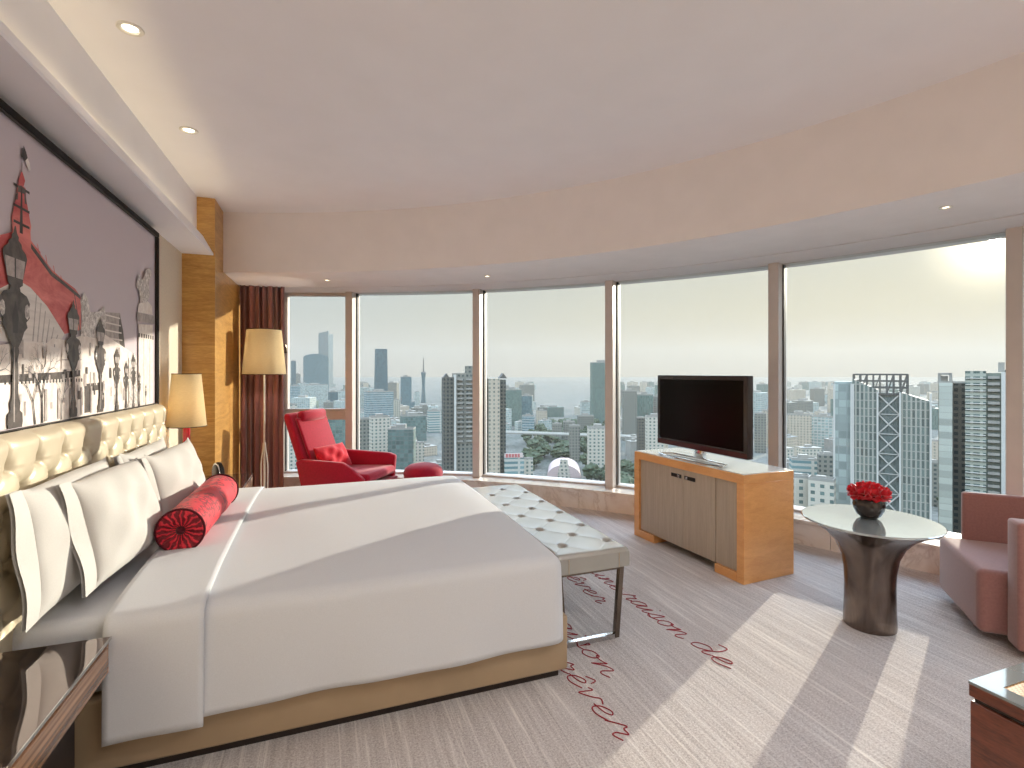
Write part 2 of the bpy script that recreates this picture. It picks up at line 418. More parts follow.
for i, (x, y) in enumerate([(-.775, 1.65), (-.775, .65), (-.775, -.35), (.9, -.9), (2.1, -.9), (3.2, -.9), (.9, -.1), (2.1, -.1)]):  # unseen lamps added; the strong ones fill the room, weak ones extend the row
    downlight(x, y, ZC, 'added unseen ceiling downlight further back in the room', LP if i < 3 else 44, .06, size=150, col=(1, .99, .99), group='added unseen downlights at the back of the room')
for (x, y, lb, e) in ((.05, 5.56, 'tiny downlight under the bulkhead near the floor lamp', 5), (1.51, 4.79, 'tiny downlight under the bulkhead above the bench end', 5), (3.32, 1.89, 'tiny downlight under the bulkhead nearest the sunlit window', 5)):
    downlight(x, y, 2.3855, lb, e, .032)
# LED strip lying in the soffit trough
L = bpy.data.lights.new('cove_strip', 'AREA'); L.shape = 'RECTANGLE'; L.size = 6.2; L.size_y = .012; L.energy = 4; L.color = (1, .80, .40)
o = bpy.data.objects.new('cove_strip', L); COL.objects.link(o); o.location = (-1.0275, 1.75, 2.582); o.rotation_euler = (0, rad(180), rad(89.16))

# ------------------------------------------------------------------ bed
bed = thing('bed', 'king bed with taupe base and pearl tufted headboard', 'bed', (0, 3.16, 0))
def B(mb, name, m, parent, **k):
    """parts given in room coordinates, parented to a thing with an unrotated base"""
    o = mb.build(name, m, parent, **k); o.location = -Vector(parent.location) if parent.parent is None else (0, 0, 0); return o
HX = -1.03
B(MB().box(HX, 1.095, 2.20, 4.12, .04, .296, .012, 3), 'bed_base', M['taupe'], bed)
B(MB().box(HX+.02, 1.06, 2.235, 4.085, 0, .045), 'plinth', M['dark_edge'], bed)
B(MB().box(HX, 1.03, 2.225, 4.095, .296, .575, .05, 4), 'mattress', M['linen'], bed)
# tufted headboard: two staggered rows of buttons and down, pleats above the top row
HY0, HY1, HZ1 = 1.96, 4.10, 1.235
ROW = [1.125-.085*i for i in range(8)]; PITCH = .2015
BUT = []
for r_, z in enumerate(ROW):
    y = 2.23-.2015*3+(PITCH/2 if r_ % 2 else 0)
    while y < HY1:
        if y > HY0+.03: BUT.append((y, z))
        y += PITCH
def crease(d, w): return math.exp(-(d/w)**2)
def headfn(u, v):
    y = HY0+u*(HY1-HY0); z = .25+v*(HZ1-.25)
    h = .045
    p = (y-2.23)/PITCH
    if z > ROW[0]-.005:
        d = abs(p-round(p))*PITCH; h -= .011*crease(d, .006)*(1 if z < HZ1-.02 else .5)+.0055*crease(d, .030)
    else:
        q = (z-ROW[0])/(2*.085)
        for w in (p+q, p-q):
            d = abs(w-round(w))*.11; h -= .005*crease(d, .006)+.004*crease(d, .03)
    for by, bz in BUT:
        if abs(by-y) < .1 and abs(bz-z) < .1:
            dd = math.hypot(by-y, bz-z); h -= .026*math.exp(-(dd/.020)**2)+.010*math.exp(-(dd/.05)**2)
    t = max(0, (z-(HZ1-.05))/.05)
    x = HX+h-.055*(1-math.sqrt(max(0, 1-t*t)))
    e = min(y-HY0, HY1-y)
    if e < .03: x -= .03*(1-math.sqrt(max(0, 1-((.03-e)/.03)**2)))
    return (x, y, z)
hb = MB().grid(headfn, 320, 150)
hb.box(XW+.003, HX-.005, HY0, HY1, .05, HZ1-.012, .01, 2)
hb.add([(HX-.02, HY0, .25), (HX+.02, HY0, .25), (HX+.02, HY1, .25), (HX-.02, HY1, .25)], [(0, 1, 2, 3)])
hbo = B(hb, 'headboard', M['pearl'], bed, smooth=60)
bt = MB()
for y, z in BUT:
    bt.lathe([(.0001, .006), (.006, .005), (.009, 0)], 10, cap=False, M=Matrix.Translation((HX+.011, y, z)) @ Matrix.Rotation(rad(90), 4, 'Y'))
b_ = bt.build('buttons', M['pearl'], hbo); b_['kind'] = 'stuff'

# duvet
def sheet(x0, x1, y0, y1, ztop, crown, hem, foot, r=.06, flare=.015, wr=0, seed=0, nx=60, ny=60):
    """a cloth lying on the bed: top, rounded edge and skirts at near side, far side and (if foot) the end"""
    rnd = random.Random(seed); ph = [rnd.uniform(0, 6) for _ in range(8)]
    def top(x, y):
        u = (x-x0)/(x1-x0); v = (2*(y-y0)/(y1-y0)-1)
        cu = 1-max(0, u*2-1)**6 if foot else 1
        z = ztop+crown*cu*(1-abs(v)**3)
        z += wr*(math.sin(5*x+3*y+ph[0])*.5+math.sin(9*y-4*x+ph[1])*.3+math.sin(13*x+2*y+ph[2])*.2)*cu*(1-abs(v)**4)
        return z
    mb = MB(); vs = []; fs = []
    X0 = x0; X1 = x1-r if foot else x1; Y0 = y0+r; Y1 = y1-r
    for j in range(ny):
        for i in range(nx):
            x = X0+(X1-X0)*i/(nx-1); y = Y0+(Y1-Y0)*j/(ny-1); vs.append((x, y, top(x, y)))
    for j in range(ny-1):
        for i in range(nx-1): a = j*nx+i; fs.append((a, a+1, a+nx+1, a+nx))
    path = [(i, 0, (0, -1)) for i in range(nx)]
    paths = []
    if foot:
        path += [(nx-1, 0, (math.sin(q), -math.cos(q))) for q in (PI/10*k for k in range(1, 5))]
        path += [(nx-1, j, (1, 0)) for j in range(ny)]
        path += [(nx-1, ny-1, (math.cos(q), math.sin(q))) for q in (PI/10*k for k in range(1, 5))]
        path += [(i, ny-1, (0, 1)) for i in range(nx-1, -1, -1)]; paths = [path]
    else:
        paths = [path, [(i, ny-1, (0, 1)) for i in range(nx-1, -1, -1)]]
    NR = 22
    for path in paths:
        prev = [j*nx+i for i, j, _ in path]; s_ = 0; acc = []
        for q, (i, j, n) in enumerate(path):
            if q: a = vs[path[q-1][1]*nx+path[q-1][0]]; b = vs[j*nx+i]; s_ += math.hypot(a[0]-b[0], a[1]-b[1])+.02*((n[0]-path[q-1][2][0])**2+(n[1]-path[q-1][2][1])**2)**.5
            acc.append(s_)
        for k in range(1, NR):
            cur = []
            for q, (i, j, n) in enumerate(path):
                bx, by, bz = vs[j*nx+i]
                if k <= 7: a = k/7*PI/2; o, z = r*math.sin(a), bz-r*(1-math.cos(a))
                else:
                    t = (k-7)/(NR-8); o = r+flare*t*(1+.6*math.sin(acc[q]*7+ph[3])*t)+.004*math.sin(acc[q]*17+ph[4])*t; z = (bz-r)+(hem-(bz-r))*t
                vs.append((bx+n[0]*o, by+n[1]*o, z)); cur.append(len(vs)-1)
            for q in range(len(path)-1): fs.append((prev[q], prev[q+1], cur[q+1], cur[q]))
            prev = cur
    mb.add(vs, fs); return mb
dv = thing('duvet', 'smooth white duvet spread over the bed with a turned-down band', 'duvet', (0, 3.16, .6))
o = B(sheet(-.455, 1.055, 2.145, 4.195, .595, .045, .207, True, wr=.004), 'cover', M['linen'], dv, smooth=60)
md = o.modifiers.new('thick', 'SOLIDIFY'); md.thickness = .012; md.offset = -1
o = B(sheet(-.70, -.40, 2.124, 4.216, .606, .047, .180, False, wr=.003, seed=3, nx=16), 'turned_down_band', M['linen'], dv, smooth=60)
md = o.modifiers.new('thick', 'SOLIDIFY'); md.thickness = .010; md.offset = -1

# pillows: local x = width, z = height, -y = front
def pillow_mb(w, h, t, seed, sag=.0, peak=.012):
    rnd = random.Random(seed); p1, p2 = rnd.uniform(0, 6), rnd.uniform(0, 6)
    mb = MB()
    def f(sgn):
        def g(u, v):
            a, b_ = 2*u-1, 2*v-1
            e = (1-abs(a)**2.6)*(1-abs(b_)**2.6); y = sgn*t/2*max(0, e)**.55
            y += .008*math.sin(6*a+4*b_+p1)*max(0, e)+.006*math.sin(11*a-5*b_+p2)*max(0, e)
            k = 1-.035*(1-a*a); k2 = 1-.03*(1-b_*b_)
            x = a*w/2*k2; z = h/2+b_*h/2*k
            if b_ > 0: z += peak*abs(a)**6*b_-sag*(1-a*a)*b_
            if b_ > 0: z += .018*(1-a*a)*b_
            return (x, y, z)
        return g
    mb.grid(f(-1), 46, 34); mb.grid(f(1), 46, 34); return mb
def flap_mb(w, h, t, width):
    """the open end of the pillowcase: a flat double hem beyond one short side"""
    mb = MB()
    def g(u, v):
        b_ = 2*v-1; k = 1-.03*(1-b_*b_)
        x = -w/2*k-(u-.15)*width; z = h/2+b_*h/2*(1+.02*u)
        if b_ > 0: z += .014*b_
        y = -.016*(1-u)*(1-b_**4)+.006*math.sin(5*b_+1)*u-.006*u
        return (x, y, z)
    def g2(u, v):
        x, y, z = g(u, v); return (x, y+.012, z)
    mb.grid(g, 10, 30); mb.grid(g2, 10, 30)
    return mb
def pillow(label, y, x, z, w, h, t, seed, lean, yaw, flap=.085, peak=.014, roll=0):
    r = thing('pillow', label, 'pillow', (x, y, z), group='white pillows leaning on the headboard')
    r.rotation_euler = Euler((rad(-lean), rad(roll), rad(90+yaw)))  # front (-y local) faces +X
    pillow_mb(w, h, t, seed, peak=peak).build('case', M['pillow'], r, smooth=80)
    if flap: flap_mb(w, h, t, flap).build('hem_flap', M['pillow'], r, smooth=80)
    return r
pillow('white pillow at the back on the near side, against the headboard', 2.53, -.895, .615, .73, .43, .15, 1, 6, 0)
pillow('white pillow at the back on the far side, peeking out behind another pillow', 3.43, -.895, .615, .74, .41, .15, 2, 6, 0, peak=.03)
pillow('large white front pillow with a hem flap at the near end of the bolster', 2.65, -.775, .635, .58, .40, .19, 3, 12, -5)
pillow('white front pillow on the far side with a peaked corner', 3.50, -.755, .635, .74, .37, .18, 4, 12, -3, peak=.03)

# bolster
bol = thing('bolster', 'red patterned cylindrical bolster with gathered ends on the bed', 'bolster', (-.592, 3.13, .730), (0, 0, rad(-1.5)))
R_ = .097; Lb = .415
def bol_fn(u, v):
    a = 2*PI*u; y = (2*v-1)*Lb
    r = R_*(1+.012*math.sin(5*a+3*y*9)+.01*math.sin(3*a-y*14)); r *= 1-.02*(2*v-1)**8
    return (r*math.cos(a), y, r*math.sin(a))
MB().grid(bol_fn, 64, 50).build('cover', M['damask'], bol, smooth=80)
for sg in (-1, 1):
    mb = MB()
    def endf(u, v, sg=sg):
        a = 2*PI*u; r = .016+(R_-.016)*v
        y = Lb+.006-.012*(1-v)**1.5+.006*(abs(math.cos(a*8+.6*math.sin(a*5)))**.6-.5)*math.sin(v*PI)**.7
        return (r*math.cos(a), sg*y, r*math.sin(a))
    mb.grid(endf, 176, 12).build('gathered_end', M['redend'], bol, smooth=80)
    MB().lathe([(.0001, .02), (.012, .016), (.019, .006), (.018, -.006)], 20, cap=False, M=Matrix.Translation((0, sg*(Lb-.004), 0)) @ Matrix.Rotation(rad(-90*sg), 4, 'X')).build('end_button', M['piping'], bol)
    MB().tube([(R_*1.0*math.cos(q), sg*(Lb+.003), R_*1.0*math.sin(q)) for q in (2*PI*k/48 for k in range(48))], .0055, 8, closed=True).build('piping', M['piping'], bol)

# ------------------------------------------------------------------ bench at the foot
bx0, bx1, by0, by1, bzt = 1.135, 1.565, 2.40, 4.10, .502
ben = thing('bench', 'silver leather tufted bench with chrome sled legs at the bed end', 'bench', (1.35, 3.25, 0))
RX = [1.235, 1.375, 1.515]
BB = []
for k, x in enumerate(RX):
    y = by0+(.15 if k != 1 else .305)
    while y < by1-.04: BB.append((x, y)); y += .31
def bench_top(u, v):
    x = bx0+u*(bx1-bx0); y = by0+v*(by1-by0); z = bzt
    p = (x-RX[1])/(RX[2]-RX[1]); q = (y-by0-.305)/.155
    for w in ((p+q)/2, (p-q)/2):
        d = abs(w-round(w))*.2; z -= .0016*crease(d, .004)+.0016*crease(d, .03)
    for a, b_ in BB:
        if abs(a-x) < .09 and abs(b_-y) < .09: z -= .026*math.exp(-(math.hypot(a-x, b_-y)/.019)**2)
    e = min(x-bx0, bx1-x, y-by0, by1-y)
    if e < .022: z -= .022*(1-math.sqrt(max(0, 1-((.022-e)/.022)**2)))
    return (x, y, z)
mb = MB().grid(bench_top, 90, 260)
ring_ = [(bx0, by0), (bx1, by0), (bx1, by1), (bx0, by1)]
for i in range(4):
    a, b_ = ring_[i], ring_[(i+1) % 4]
    mb.add([(a[0], a[1], bzt-.022), (b_[0], b_[1], bzt-.022), (b_[0], b_[1], bzt-.102), (a[0], a[1], bzt-.102)], [(0, 1, 2, 3)])
mb.add([(x, y, bzt-.102) for x, y in ring_], [(0, 1, 2, 3)])
cu = B(mb, 'cushion', M['bench'], ben, smooth=50)
mb = MB()
for x, y in BB: mb.lathe([(.0001, .005), (.007, .004), (.010, -.002)], 10, cap=False, M=Matrix.Translation((x, y, bzt-.028)))
k_ = mb.build('buttons', M['bench'], cu); k_['kind'] = 'stuff'
mb = MB()
for x in (bx0+.065, bx1-.065): MB().tube([(x, by0-.001, bzt-.10), (x, by0-.001, bzt-.028), (x, by0+.016, bzt-.006)], .0018, 6).build('seam', M['taupe'], cu)
B(MB().box(bx0+.03, bx1-.03, by0+.03, by1-.03, bzt-.125, bzt-.100), 'under_frame', M['bronze'], ben)
for y in (by0+.045, by1-.045):
    for x, dx in ((bx1-.028, -.03), (bx0+.028, .03)):
        B(MB().bar((x, y, bzt-.115), (x+dx, y, .006), .030, .026), 'leg', M['bronze'], ben, smooth=0)
    B(MB().box(bx0+.058, bx1-.058, y-.013, y+.013, 0, .028, .002, 1), 'foot_rail', M['chrome'], ben)

# ------------------------------------------------------------------ nightstands
def nightstand(label, y0, y1):
    x0, x1, z0, z1 = XW, -.675, .43, .55
    t = thing('nightstand', label, 'nightstand', ((x0+x1)/2, (y0+y1)/2, z0), group='wall-hung nightstands')
    w, d = (x1-x0)/2, (y1-y0)/2
    MB().box(-w, w, -d, d, .112, .120, .0015, 1).build('mirror_top', M['mirror_top'], t)
    MB().box(w, w+.003, -d, d, .111, .1205).build('glass_edge', M['chrome'], t, smooth=0)
    MB().box(-w, w-.004, -d+.004, d-.004, 0, .112, .002, 1).build('case', M['zebra'], t)
    MB().box(w-.006, w+.002, -d+.03, d-.03, .012, .098, .002, 1).build('drawer_front', M['zebra'], t)
    MB().box(-w+.05, w-.08, -d+.05, d-.05, -.43, 0, .004, 1).build('pedestal', M['dark_edge'], t)
    return t
n1 = nightstand('near nightstand with striped wood and a mirror top reflecting pillows', 1.50, 2.118)
n2 = dup(n1, (n1.location.x, 4.60, .43), label='far nightstand under the bedside lamp beside the wood pier')
n2.scale = (1.26, 1.2, 1)
n2.location = (XW+.2125*1.26, 4.60, .455)

# bedside lamp
lamp = thing('bedside_lamp', 'bedside lamp with a tapered cream shade and glossy red stem', 'lamp', (-.957, 4.49, .576))
MB().lathe([(.065, 0), (.067, .012), (.03, .02), (.022, .03)], 28).build('base', M['redgloss'], lamp)
MB().lathe([(.024, .03), (.022, .16), (.024, .36), (.025, .52), (.01, .53)], 24).build('stem', M['redgloss'], lamp)
def shade(mb, r0, r1, z0, z1, n=48, th=.003, mi=0):
    mb.lathe([(r0, z0), (r1, z1), (r1-th, z1), (r0-th, z0), (r0, z0)], n, mi, cap=False); return mb
sh = shade(MB(), .132, .096, .465, .86).build('shade', M['shade'], lamp)
for z, r in ((.465, .1325), (.86, .0965)):
    MB().tube([(r*math.cos(q), r*math.sin(q), z) for q in (2*PI*k/40 for k in range(40))], .003, 6, closed=True).build('shade_trim', M['dark_edge'], sh)
MB().lathe([(.0001, .56), (.018, .565), (.03, .60), (.028, .63), (.0001, .66)], 16, cap=False).build('bulb', emis('bulb_glow', (255, 216, 150), 30), lamp)
def bulb(parent, z, e, col=(1, .92, .80), r=.03):
    L = bpy.data.lights.new('bulb_light', 'POINT'); L.energy = e; L.color = col; L.shadow_soft_size = r
    o = bpy.data.objects.new('bulb_light', L); COL.objects.link(o); o.parent = parent; o.location = (0, 0, z); return o
bulb(lamp, .70, 3.6)

# black oval clock on the far nightstand
ck = thing('table_clock', 'black rounded oval clock standing on the far nightstand', 'clock', (-.735, 4.42, .576), (0, 0, rad(-58)))
MB().lathe([(.0001, -.022), (.060, -.022), (.072, -.014), (.075, 0), (.072, .014), (.060, .02), (.0001, .02)], 40, cap=False,
           M=Matrix.Translation((0, 0, .098)) @ Matrix.Scale(1.28, 4, (0, 0, 1)) @ Matrix.Rotation(rad(90), 4, 'X')).build('body', M['black'], ck)
MB().lathe([(.062, .019), (.070, .0205), (.0715, .014), (.066, .012), (.062, .019)], 40, cap=False,
           M=Matrix.Translation((0, 0, .098)) @ Matrix.Scale(1.28, 4, (0, 0, 1)) @ Matrix.Rotation(rad(90), 4, 'X')).build('rim', M['chrome'], ck)
MB().lathe([(.045, 0), (.045, .008), (.03, .016)], 24).build('foot', M['black'], ck)

# floor lamp
fl_ = thing('floor_lamp', 'floor lamp with a cream drum shade and thin white pole before the curtain', 'lamp', (-.56, 5.88, 0))
MB().lathe([(.15, 0), (.15, .012), (.02, .022), (.012, .03)], 36).build('base', M['chrome'], fl_)
MB().lathe([(.009, .03), (.009, 1.55)], 14).build('pole', M['white_metal'], fl_)
MB().tube([(.03, 0, .02), (.032, 0, .5), (.012, 0, .66), (.008, 0, .72)], .006, 8).build('brace', M['white_metal'], fl_)
MB().tube([(-.03, 0, .02), (-.032, 0, .5), (-.012, 0, .66), (-.008, 0, .72)], .006, 8).build('brace', M['white_metal'], fl_)
sh = shade(MB(), .208, .166, 1.425, 1.885, 56).build('shade', M['shade'], fl_)
for z, r in ((1.425, .2085), (1.885, .1665)):
    MB().tube([(r*math.cos(q), r*math.sin(q), z) for q in (2*PI*k/48 for k in range(48))], .0035, 6, closed=True).build('shade_trim', M['bronze'], sh)
bulb(fl_, 1.62, 5)

# curtain
cu = MB(); cx0, cx1, cyy = -.85, -.40, 6.32
def curt(u, v):
    x = cx0+u*(cx1-cx0); z = .02+v*2.385
    g = .75+.25*v
    return (x+.010*math.sin(u*61+2*v), cyy+.05*math.sin(u*PI*2*7.0+.5*math.sin(v*5))*g+.014*math.sin(u*47+v*3), z)
cu.grid(curt, 220, 40)
ob = cu.build('curtain', M['curtain'], smooth=80); md = ob.modifiers.new('thick', 'SOLIDIFY'); md.thickness = .006
tag(ob, 'maroon floor-length curtain gathered beside the left window', 'curtain')

# ------------------------------------------------------------------ red lounge chair
rc = thing('lounge_chair', 'red velvet lounge chair by the window behind the bed', 'armchair', (.27, 5.62, 0), rad(-34))
def slab(poly, y0, y1, bev, name, m, parent, seg=3):
    """profile in local x-z, extruded along local y"""
    Mx = Matrix.Rotation(rad(90), 4, 'X')  # (x, y, z)->(x, -z, y)
    mb = MB(); mb.prism(poly, -y1, -y0, bev, seg, M=Mx); return mb.build(name, m, parent, smooth=40)
slab([(-.24, .24), (-.27, .44), (-.50, 1.02), (-.55, 1.035), (-.575, .99), (-.35, .36), (-.31, .22)], -.30, .30, .022, 'backrest', M['red'], rc)
slab([(-.27, .46), (-.235, .46), (-.44, .98), (-.475, .98)], -.25, .25, .015, 'back_cushion', M['red'], rc)
slab([(-.25, .30), (.36, .36), (.39, .40), (.37, .455), (-.25, .43)], -.285, .285, .03, 'seat_cushion', M['red'], rc)
slab([(-.30, .20), (.36, .24), (.40, .33), (-.27, .32)], -.33, .33, .02, 'seat_shell', M['red'], rc)
for sg in (-1, 1):
    mb = MB(); y0, y1 = (.285, .345) if sg > 0 else (-.345, -.285)
    slab([(-.32, .24), (-.42, .57), (-.36, .60), (.30, .575), (.37, .55), (.35, .30), (.30, .24)] if sg > 0 else [(-.32, .24), (-.40, .555), (-.34, .58), (.12, .565), (.22, .51), (.35, .41), (.35, .28), (.30, .24)], y0, y1, .018, 'armrest', M['red'], rc)
hr = MB(); hr.lathe([(.0001, -.20), (.04, -.20), (.058, -.185), (.062, 0), (.058, .185), (.04, .20), (.0001, .20)], 24, cap=False, M=Matrix.Translation((-.445, 0, .992)) @ Matrix.Rotation(rad(90), 4, 'X') @ Matrix.Scale(.8, 4, (1, 0, 0)))
hr.build('head_roll', M['red'], rc, smooth=60)
MB().lathe([(.26, 0), (.26, .014), (.05, .03), (.03, .05), (.03, .22)], 32).build('swivel_base', M['chrome'], rc)
cp = thing('throw_cushion', 'small red cushion on the red lounge chair', 'cushion', (.16, 5.655, .44), (rad(-28), 0, rad(90-40)))
pillow_mb(.46, .27, .13, 9, .01, .01).build('cover', M['redpillow'], cp, smooth=80)
# ottoman
ot = thing('ottoman', 'low round red ottoman just showing over the bed', 'ottoman', (1.04, 5.62, 0))
MB().lathe([(.0001, .452), (.09, .449), (.155, .434), (.20, .40), (.215, .35), (.205, .28), (.17, .24), (.0001, .235)], 40, cap=False).build('cushion', M['red'], ot, smooth=80)
MB().lathe([(.16, 0), (.16, .012), (.03, .025), (.025, .24)], 28).build('base', M['chrome'], ot)

# ------------------------------------------------------------------ media cabinet and television
mc = thing('media_cabinet', 'amber wood media cabinet with silver-grey doors under the television', 'cabinet', (2.898, 3.352, 0), rad(3.6))
# local: front -x
hx, hyy, hz, pt = .245, .598, .745, .062
MB().box(-hx, hx, -hyy, hyy, hz-pt, hz, .002, 1).build('top', M['amber'], mc)
MB().box(-hx+.012, hx-.012, -hyy+.012, hyy-.012, hz-.0005, hz+.005, .001, 1).build('glass_top', M['white_glass'], mc)
for sg in (-1, 1):
    MB().box(-hx, hx, sg*hyy, sg*(hyy-pt), 0, hz-pt, .002, 1).build('side_panel', M['amber'], mc)
    MB().box(-hx, hx-.03, sg*(hyy-pt-.001), sg*(hyy-pt-.20), 0, pt, .002, 1).build('foot_block', M['amber'], mc)
MB().box(-hx+.03, hx-.01, -hyy+pt, hyy-pt, .09, hz-pt, 0).build('carcass', M['dark_edge'], mc, smooth=0)
iw = hyy-pt-.003
for y0, y1, z0 in ((-iw, -iw+.200, pt+.003), (iw-.200, iw, pt+.003)):
    MB().box(-hx+.018, -hx+.032, y0, y1, z0, hz-pt-.003, .001, 1).build('fixed_panel', M['greige'], mc)
for y0, y1, hs in ((-iw+.203, -.0015, -1), (.0015, iw-.203, 1)):
    d = MB().box(-hx+.012, -hx+.032, y0, y1, .065, hz-pt-.003, .001, 1).build('door', M['greige'], mc)
    yc = hs*.075
    MB().box(-hx+.008, -hx+.014, yc-.058, yc+.058, hz-pt-.075, hz-pt-.045, .002, 1).build('handle', M['black'], d)
    MB().box(-hx+.0, -hx+.010, yc-hs*.030-.012, yc-hs*.030+.012, hz-pt-.071, hz-pt-.049, .002, 1).build('handle_pull', M['chrome'], d)

tv = thing('television', 'black flat-screen television on the amber cabinet', 'television', (2.83, 3.335, .751), rad(2.0))
tw, tz0, tz1 = .497, .075, .672
fr = MB(); fr.box(-.028, .03, -tw, tw, tz0, tz1, .006, 2); fr.build('housing', plain('tv_housing', (60, 52, 50), .25, .3), tv)
MB().box(-.0295, -.0275, -tw+.035, tw-.035, tz0+.055, tz1-.035).build('screen', plain('tv_screen', (5, 5, 6), .22, var=0, spec=.12), tv, smooth=0)
MB().box(-.030, -.0285, -tw+.004, tw-.004, tz0+.003, tz0+.042).build('lower_bezel', plain('tv_bezel', (74, 44, 44), .2, .2), tv, smooth=0)
MB().box(.025, .085, -tw*.86, tw*.86, tz0+.05, tz1-.06, .028, 3).build('back_shell', M['black'], tv)
MB().box(-.02, .02, -.045, .045, .008, tz0+.03, .006, 2).build('neck', M['chrome'], tv)
MB().tube([(-.12, .36, .008), (-.155, .2, .008), (-.16, 0, .008), (-.155, -.2, .008), (-.12, -.36, .008), (-.02, -.30, .008), (.0, 0, .008), (-.02, .30, .008)], .0075, 8, closed=True, sy=.9).build('stand_loop', M['chrome'], tv)

# ------------------------------------------------------------------ round trumpet table
rt = thing('round_table', 'round trumpet-shaped dark metal table with a pale mirror top', 'table', (2.945, 2.06, 0))
def metal_brushed():
    t = NT('brushed_dark_nickel'); co = t.co()
    f = t.noise(t.map(co, (3, 3, 1)), 2.2, 5, .6, 1.2); g = t.noise(t.map(co, (60, 60, 3)), 4, 2)
    t.base(t.ramp(f, [(.3, lin((96, 84, 78))), (.7, lin((138, 124, 114)))])); t.set(rough=.22, metal=.95); t.bump(g, .05, .002); return t.mat
prof = [(.128, 0), (.130, .02), (.126, .12), (.124, .24), (.128, .32), (.142, .40), (.172, .47), (.220, .525), (.280, .566), (.330, .590), (.338, .596)]
MB().lathe(prof, 72).build('trumpet_base', metal_brushed(), rt, smooth=60)
MB().lathe([(.338, .594), (.342, .598), (.342, .603), (.338, .606)], 72).build('top', plain('pale_mirror', (196, 204, 204), .05, .55, var=0, coat=1), rt, smooth=30)

# vase and roses
va = thing('vase', 'round dark grey vase on the round table', 'vase', (2.975, 2.085, .606))
MB().lathe([(.034, 0), (.042, .003), (.061, .018), (.077, .050), (.081, .076), (.076, .106), (.062, .126), (.056, .131), (.052, .127), (.0001, .10)], 40, cap=False).build('bowl', plain('dark_vase_glaze', (70, 64, 62), .18, .6, var=.1), va, smooth=80)
def rose_mb(seed, r=.030):
    rnd = random.Random(seed); mb = MB()
    for k in range(14):
        lv = k/13; a = k*2.4; rr = r*(.25+.75*lv); tilt = rad(80-62*lv)
        wd = r*(.55+.55*lv)
        def pet(u, v, a=a, rr=rr, tilt=tilt, wd=wd, lv=lv):
            q = (u-.5)*1.6; x = wd*math.sin(q); up = v*r*(1.1-.25*lv)
            out = rr*.55*math.cos(q)+up*math.cos(tilt)+.006*v*v*lv; z = up*math.sin(tilt)-.018*lv+.004*math.cos(q*3)*v
            return (out*math.cos(a)-x*math.sin(a), out*math.sin(a)+x*math.cos(a), z)
        mb.grid(pet, 6, 5)
    return mb
M['rose'] = plain('rose_petals', (206, 10, 36), .5, var=.25, scale=40, sheen=.3)
M['leaf'] = plain('rose_leaf', (30, 62, 26), .5, var=.2)
r0 = thing('rose', 'red rose', 'flower', (0, 0, 0), 0, 'red roses massed in the dark vase')
rose_mb(5).build('blossom', M['rose'], r0, smooth=80)
MB().tube([(0, 0, -.015), (0, 0, -.045)], .0035, 6).build('stem', M['leaf'], r0)
k = 0; spots = []
for ringn, (rad_, n, dz) in enumerate(((0, 1, .058), (.042, 6, .048), (.082, 11, .022))):
    for i in range(n):
        a = 2*PI*i/n+.3*ringn; spots.append((rad_*math.cos(a), rad_*math.sin(a), dz, a, rad_))
for i, (x, y, dz, a, rr) in enumerate(spots):
    loc = (2.975+x*.94, 2.085+y*.94, .606+.134+dz*.72)
    til = rr/.082*48
    rot = Euler((0, rad(til), a)).to_matrix().to_euler()
    e = (Matrix.Rotation(a, 3, 'Z') @ Matrix.Rotation(rad(til), 3, 'Y') @ Matrix.Rotation(i*1.7, 3, 'Z')).to_euler()
    lb = 'red rose in the dense bunch in the dark round vase'
    if i == 0: r0.location = loc; r0.rotation_euler = e; r0['label'] = lb
    else: dup(r0, loc, tuple(e), lb)

# ------------------------------------------------------------------ mauve armchair
ac = thing('armchair', 'boxy mauve velvet armchair at the right by the window', 'armchair', (3.80, 1.665, 0), rad(135))
# local +x is the way it faces
W2 = .325; AH = .69
MB().box(-.30, .40, -W2+.005, W2-.005, .055, .395, .035, 4).build('seat', M['mauve'], ac, smooth=50)
for sg in (-1, 1):
    MB().box(-.46, .285, *((W2, W2+.13) if sg > 0 else (-W2-.004, -W2+.046)), .045, AH, .016, 3).build('armrest', M['mauve'], ac, smooth=50)
MB().box(-.46, -.30, -W2, W2, .045, AH, .022, 3).build('backrest', M['mauve'], ac, smooth=50)
MB().box(-.40, .22, -W2-.03, W2+.06, 0, .06, .004, 1).build('plinth', M['dark_edge'], ac)

# ------------------------------------------------------------------ desk corner
dk = thing('desk', 'dark red wood desk with pale glass top and woven inlay, cut by the frame', 'desk', (1.376+.42, .738-.62, 0))
MB().box(-.42, .42, -.62, .62, .716, .744, .002, 1).build('top_slab', M['walnut'], dk)
w_ = MB(); 
for x0, x1, y0, y1 in ((-.42, -.378, -.62, .62), (.378, .42, -.62, .62), (-.378, .378, .577, .62), (-.378, .378, -.62, -.577)): w_.box(x0, x1, y0, y1, .744, .750)
w_.build('glass_border', plain('grey_glass', (150, 160, 164), .06, .5, var=0, coat=1), dk, smooth=0)
t = NT('woven_rattan'); co_ = t.map(t.co(), (1, 1, 1)); wv = t.n('ShaderNodeTexChecker'); wv.inputs['Scale'].default_value = 160; t.l(co_, wv.inputs['Vector'])
wv.inputs['Color1'].default_value = lin((176, 134, 80)); wv.inputs['Color2'].default_value = lin((120, 82, 44)); t.base(t.mix(.3, wv.outputs[0], lin((160, 122, 74)))); t.set(rough=.6); t.bump(wv.outputs['Fac'], .4, .003)
MB().box(-.378, .378, -.577, .577, .744, .7485).build('woven_inlay', t.mat, dk, smooth=0)
MB().box(-.412, .412, -.612, .612, .703, .716).build('shadow_gap', M['dark_edge'], dk, smooth=0)
